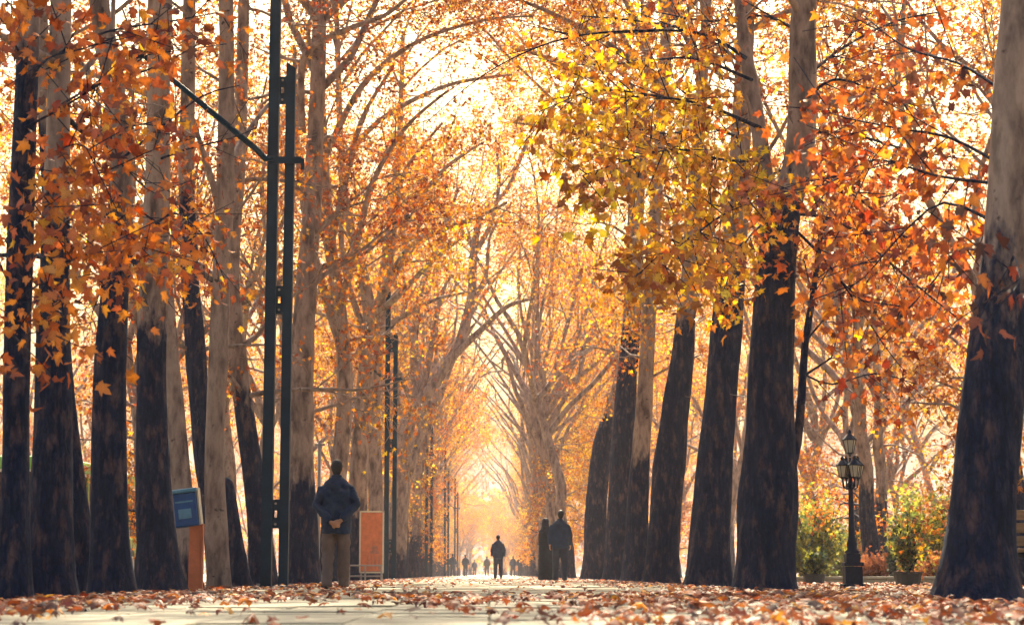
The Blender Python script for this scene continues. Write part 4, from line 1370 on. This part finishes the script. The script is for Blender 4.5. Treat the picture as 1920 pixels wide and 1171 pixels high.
shrub('shrub', 'broad bright yellow shrub farther into the park', gp(1590, 75), 2.6, 2.2, 9000, cols=YG[:3], leaf=0.13, seed=8)
shrub('shrub', 'pale yellow hedge plant deep in the park', gp(1690, 82), 3.0, 1.9, 9000, cols=[(0.6, 0.5, 0.16), (0.5, 0.45, 0.12)], leaf=0.13, seed=9)

# orange tree hanging over the garden and others around it
place_tree(4, (9.2, 33.5, -0.05), 2.6, 0.82, 'orange-leaved plane tree hanging low over the lantern post', None, 3.0)
place_tree(2, (13.5, 45.0, -0.05), 0.9, 0.85, 'bushy orange plane tree behind the low garden wall', None, 3.0)

# ------------------------------------------------------------------ blue collection box on its orange stand
p = at(362, 1000, 24.2)
root = tag(empty('collection_box', (p.x, 24.2, -0.03)), 'tilted blue collection box on a flat orange stand', 'collection box')
mb = MB()
mb.box((0.03, 0, 0.42), (0.15, 0.06, 0.86), bev=0.006)
mb.box((0.122, 0.0, 0.42), (0.025, 0.075, 0.86))
o = mb.build('stand', M['orange'], root)
tm = Matrix.Rotation(R(-7), 3, 'Y')
mb = MB()
mb.box((-0.09, -0.02, 1.02), (0.31, 0.24, 0.42), bev=0.02, rot=tm)
bx = mb.build('box', M['blue'], root)
mb = MB()
c_ = Vector((-0.09, -0.02, 1.02))
mb.box(c_ + tm @ Vector((0, -0.01, 0.235)), (0.34, 0.28, 0.05), bev=0.012, rot=tm)
mb.build('lid', M['bluetop'], root)
mb = MB()
mb.box(c_ + tm @ Vector((0, -0.123, 0.10)), (0.22, 0.01, 0.02), rot=tm)
mb.box(c_ + tm @ Vector((0, -0.123, -0.05)), (0.16, 0.008, 0.12), rot=tm)
mb.build('slot_plate', M['bluetop'], bx)
mb = MB()
mb.box(c_ + tm @ Vector((0.17, 0.02, 0.03)), (0.02, 0.20, 0.46), rot=tm)
mb.build('side_panel', M['cream'], root)

# ------------------------------------------------------------------ orange notice board
p = at(697, 1000, 52.0)
root = tag(empty('notice_board', (p.x, 52.0, -0.03)), 'orange framed notice board on low metal feet by the steel post', 'notice board')
mb = MB(); mb.box((0, 0, 1.08), (0.58, 0.04, 1.56)); pan = mb.build('panel', M['orange'], root)
mb = MB()
for cx, cz, sx, sz in ((-0.31, 1.08, 0.04, 1.66), (0.31, 1.08, 0.04, 1.66), (0, 1.89, 0.66, 0.04), (0, 0.27, 0.66, 0.04)):
    mb.box((cx, -0.005, cz), (sx, 0.07, sz))
mb.build('frame', M['cream'], root)
mb = MB()   # faint printed shapes on the poster
mb.box((0.08, -0.024, 0.80), (0.26, 0.004, 0.07))
for k in range(4):
    mb.box((-0.10 + k * 0.10, -0.024, 0.54), (0.035, 0.004, 0.38))
mb.tube([(0.08, -0.022, 0.90), (0.08, -0.026, 0.90)], 0.09, 12)
mb.build('print', plain('faded_print', (0.42, 0.17, 0.12), 0.6, 0.3, 8.0), pan)
for sx in (-1, 1):
    mb = MB()
    mb.box((sx * 0.28, 0, 0.12), (0.05, 0.05, 0.26))
    mb.box((sx * 0.28, 0, 0.015), (0.06, 0.5, 0.03))
    mb.build('foot', M['grey_steel'], root)
root = tag(empty('barrier', (p.x - 0.10, 51.0, 0)), 'low grey metal rail standing in front of the notice board', 'railing')
mb = MB()
for z in (0.14, 0.42): mb.tube([(-0.45, 0, z), (0.45, 0, z)], 0.02, 8)
mb.build('rail', M['grey_steel'], root)
for x in (-0.42, 0.0, 0.42):
    mb = MB(); mb.tube([(x, 0, -0.06), (x, 0, 0.44)], 0.022, 8); mb.build('post', M['grey_steel'], root)

# small grey pole behind the man
p = at(597, 1000, 40)
root = tag(empty('sign_pole', (p.x, 40, -0.06)), 'thin grey pole with short crossbar behind the strolling man', 'pole')
mb = MB(); mb.tube([(0, 0, 0), (0, 0, 2.95)], 0.035, 8); mb.build('shaft', M['grey_steel'], root, shade=True)
mb = MB(); mb.box((0, 0, 2.92), (0.22, 0.05, 0.05), bev=0.008); mb.build('crossbar', M['grey_steel'], root)

# ------------------------------------------------------------------ parked bus on the road
root = tag(empty('bus', (-10.9, 44.0, -0.05)), 'green and lime bus parked on the road behind the shaded trunks', 'bus')
BL, BW, BH = 11.0, 2.4, 2.95
mb = MB(); mb.box((0, BL / 2, 0.78), (BW, BL, 0.90), bev=0.06); mb.build('lower_body', M['bus_lime'], root)
mb = MB(); mb.box((0, BL / 2, 2.78), (BW, BL, 0.30), bev=0.10); mb.build('roof', M['bus_green'], root)
mb = MB(); mb.box((0, BL / 2, 2.59), (BW + 0.02, BL - 0.1, 0.06)); mb.build('roof_stripe', M['cream'], root)
mb = MB(); mb.box((0, BL / 2, 1.94), (BW - 0.12, BL - 0.12, 1.36)); mb.build('cabin', M['bus_glass'], root)
for sx in (-1, 1):
    for k in range(9):
        y = 0.05 + k * (BL - 0.1) / 8
        mb = MB(); mb.box((sx * (BW / 2 - 0.04), min(max(y, 0.1), BL - 0.1), 1.93), (0.06, 0.09, 1.36)); mb.build('pillar', M['bus_green'], root)
    for k in range(8):
        y = 0.05 + (k + 0.5) * (BL - 0.1) / 8
        mb = MB(); mb.box((sx * (BW / 2 - 0.05), y, 1.93), (0.02, (BL - 0.1) / 8 - 0.11, 1.28)); mb.build('window', M['bus_glass'], root)
    for y in (2.2, BL - 2.4):
        mb = MB(); mb.tube([(sx * (BW / 2 - 0.28), y, 0.48), (sx * (BW / 2 + 0.01), y, 0.48)], 0.48, 20); w = mb.build('wheel', M['rubber'], root)
        mb = MB(); mb.tube([(sx * (BW / 2 - 0.02), y, 0.48), (sx * (BW / 2 + 0.03), y, 0.48)], 0.24, 14); mb.build('rim', M['grey_steel'], w)
    for y in (-0.01, ):
        mb = MB(); mb.box((sx * 0.95, y, 0.75), (0.22, 0.04, 0.3), bev=0.01); mb.build('tail_light', M['orange'], root)
mb = MB(); mb.box((0, 0.03, 1.95), (2.0, 0.03, 1.0)); mb.build('rear_window', M['bus_glass'], root)
low_wall('parapet_wall', 'long pale parapet wall on the far side of the road', -40.0, -18.2, 70.0, 0.9, 0.4, 1.6)

# ------------------------------------------------------------------ bench by the right-hand trunk
p = at(1910, 1000, 17.5)
root = tag(empty('park_bench', (p.x + 0.33, 17.5, -0.06), 0.0), 'wooden slat bench on black cast-iron legs beside the leaning pale-topped tree', 'bench')
for k in range(4):
    mb = MB(); mb.box((0.35, -0.18 + k * 0.12, 0.47), (1.5, 0.10, 0.035), bev=0.006); mb.build('seat_slat', M['wood'], root)
for k in range(3):
    mb = MB(); mb.box((0.35, 0.27 + k * 0.025, 0.56 + k * 0.12), (1.5, 0.03, 0.09), bev=0.006); mb.build('back_slat', M['wood'], root)
for x in (-0.32, 1.02):
    mb = MB()
    mb.tube([(x, -0.24, 0), (x, -0.20, 0.2), (x, -0.23, 0.45)], [0.035, 0.028, 0.03], 8)
    mb.tube([(x, 0.30, 0), (x, 0.22, 0.2), (x, 0.26, 0.45), (x, 0.36, 0.86)], [0.035, 0.028, 0.03, 0.022], 8)
    mb.tube([(x, -0.24, 0.43), (x, 0.27, 0.43)], 0.026, 8)
    mb.tube([(x, -0.21, 0.12), (x, 0.0, 0.26), (x, 0.24, 0.12)], 0.022, 8)
    mb.build('leg_frame', M['iron'], root, shade=True)

# cable strung between trunks
mb = MB()
A, B = at(1368, 738, 28.8), at(1283, 742, 40.0)
pts = [A.lerp(B, t / 10) + Vector((0, 0, -0.05 * math.sin(math.pi * t / 10))) for t in range(11)]
C = at(1435, 736, 21.8)
pts = [C.lerp(A, t / 6) + Vector((0, 0, -0.04 * math.sin(math.pi * t / 6))) for t in range(6)] + pts
mb.tube(pts, 0.007, 5)
tag(mb.build('cable', M['cable']), 'thin dark cable strung between three leaning trunks', 'cable')

# perched bird
p = at(1180, 318, 18.6)
root = tag(empty('bird', p), 'small dark bird perched among golden leaves', 'bird')
mb = MB()
mb.tube([(0.00, 0, 0.085), (0.012, 0, 0.070), (0.03, 0, 0.045), (0.045, 0, 0.02), (0.05, 0, 0.0)][::-1], [0.006, 0.026, 0.032, 0.026, 0.012][::-1], 10)
mb.ball((-0.008, 0, 0.095), (0.022, 0.02, 0.02), 10, 7)
mb.build('body', M['feather'], root, shade=True)
mb = MB(); mb.tube([(0.045, 0, 0.015), (0.08, 0, -0.05)], [(0.014, 0.006), (0.012, 0.003)], 8, True, ref=(0, 1, 0)); mb.build('tail', M['feather'], root)
mb = MB(); mb.tube([(-0.026, 0, 0.097), (-0.046, 0, 0.093)], [0.006, 0.001], 6); mb.build('beak', M['orange'], root)

# ------------------------------------------------------------------ fallen leaves
def cover(x, y):
    c = noise.noise(Vector((x * 0.55, y * 0.16, 3.3))) * 0.5 + noise.noise(Vector((x * 1.6, y * 0.5, 8.1))) * 0.35
    side = smooth(1.0, 3.2, abs(x + 0.2))
    return max(0.02, 0.10 + 0.65 * side + c * 1.1)

def scatter(n, xr, yr, power=1.0):
    out = []
    while len(out) < n:
        y = yr[0] + (yr[1] - yr[0]) * rng.random() ** power
        x = rng.uniform(*xr)
        if rng.random() < cover(x, y): out.append((x, y))
    return out

near_pts = [q for q in scatter(5200, (-3.6, 3.6), (6.4, 17.0))]
near_pts.sort(key=lambda q: q[1])
vis = [q for q in near_pts if abs(q[0] * F_PX / q[1] + 42 - 0) < 1000]
singles = vis[:300]
rest = [q for q in near_pts if q not in set(singles)]
KIN = [('brown', 0.04, 'curled dark brown leaf fallen on the pale paving', 'dark brown fallen leaves'),
       ('rust', 0.18, 'curled rust-coloured leaf fallen on the pale paving', 'rust-coloured fallen leaves'),
       ('red', 0.33, 'dry red leaf fallen on the pale paving', 'red fallen leaves'),
       ('orange', 0.47, 'dry bright orange leaf fallen on the pale paving', 'orange fallen leaves'),
       ('amber', 0.64, 'dry amber leaf fallen on the pale paving', 'amber fallen leaves')]
def ground_rot(n, tilt):
    a = nrg.normal(0, tilt, (n, 3)); a[:, 2] = 1
    a /= np.linalg.norm(a, axis=1, keepdims=True)
    t = nrg.normal(size=(n, 3)); t -= a * (t * a).sum(1, keepdims=True)
    t /= np.linalg.norm(t, axis=1, keepdims=True)
    return np.stack([np.cross(t, a), t, a], axis=2)
rots = ground_rot(300, 0.2)
for k, (x, y) in enumerate(singles):
    kn = rng.choices(KIN, (3, 5, 5, 3, 1))[0]
    o = bpy.data.objects.new('fallen_leaf', single_leaf('fallen', kn[1], rng.randrange(4), M['litter']))
    COL.objects.link(o)
    s = rng.uniform(0.04, 0.085)
    mt = Matrix([list(rots[k][r_]) for r_ in range(3)]).to_4x4() @ Matrix.Scale(s, 4)
    mt.translation = (x, y, 0.028 + rng.random() * 0.02)
    o.matrix_local = mt
    tag(o, kn[2], 'leaf', kn[3])

pts = rest + scatter(10000, (-8.5, 9.5), (9.0, 45.0), 1.2) + scatter(7000, (-6, 8), (40, 130), 1.3)
for t_ in ALL_TREES:
    bx_, by_ = t_.location.x, t_.location.y
    for k in range(70):
        an, rr = rng.uniform(0, 6.283), rng.uniform(0.28, 0.95)
        pts.append((bx_ + math.cos(an) * rr, by_ + math.sin(an) * rr))
a = np.array([(x, y, (0.03 if abs(x) < 3.0 else 0.0) + rng.random() * 0.03) for x, y in pts])
hu = nrg.choice([0.04, 0.18, 0.33, 0.47, 0.64], len(a), p=[0.16, 0.30, 0.30, 0.17, 0.07])
me = leaf_cloud('fallen_leaves', a, ground_rot(len(a), 0.25), nrg.uniform(0.045, 0.09, len(a)), hue_cols(hu), leaf_shape(1, 0.7, -0.12, 0.25))
tag(link('leaf_litter', me, M['litter']), 'red and orange leaf litter spread over path and verges', 'leaf litter', kind='stuff')

# ------------------------------------------------------------------ far wood closing the avenue
ps = []
for k in range(20000):
    x = rng.uniform(-160, 160); y = 345 + rng.uniform(0, 60)
    h = 17 + 5 * noise.noise(Vector((x * 0.05, 0, 1))) + 3 * noise.noise(Vector((x * 0.2, y * 0.1, 5)))
    ps.append((x, y, rng.random() ** 0.8 * max(h, 4)))
ps = np.array(ps)
me = leaf_cloud('far_wood', ps, rand_frames(len(ps)), nrg.uniform(0.7, 1.5, len(ps)), hue_cols(np.clip(nrg.normal(0.58, 0.12, len(ps)), 0, 1)), S_FAR)
tag(link('far_wood', me, M['leaf']), 'golden mass of distant trees closing the avenue', 'wood', kind='stuff')

# ------------------------------------------------------------------ haze
m, nt, out = new_mat('warm_haze')
pv = N(nt, 'ShaderNodeVolumePrincipled')
pv.inputs['Color'].default_value = (0.88, 0.82, 0.94, 1)
pv.inputs['Density'].default_value = HAZE_DENSITY
pv.inputs['Anisotropy'].default_value = 0.45
nt.links.new(pv.outputs[0], out.inputs['Volume'])
mb = MB()
mb.box((0, 390, 19.5), (1420, 1040, 41.2))
tag(mb.build('haze', m), kind='stuff')
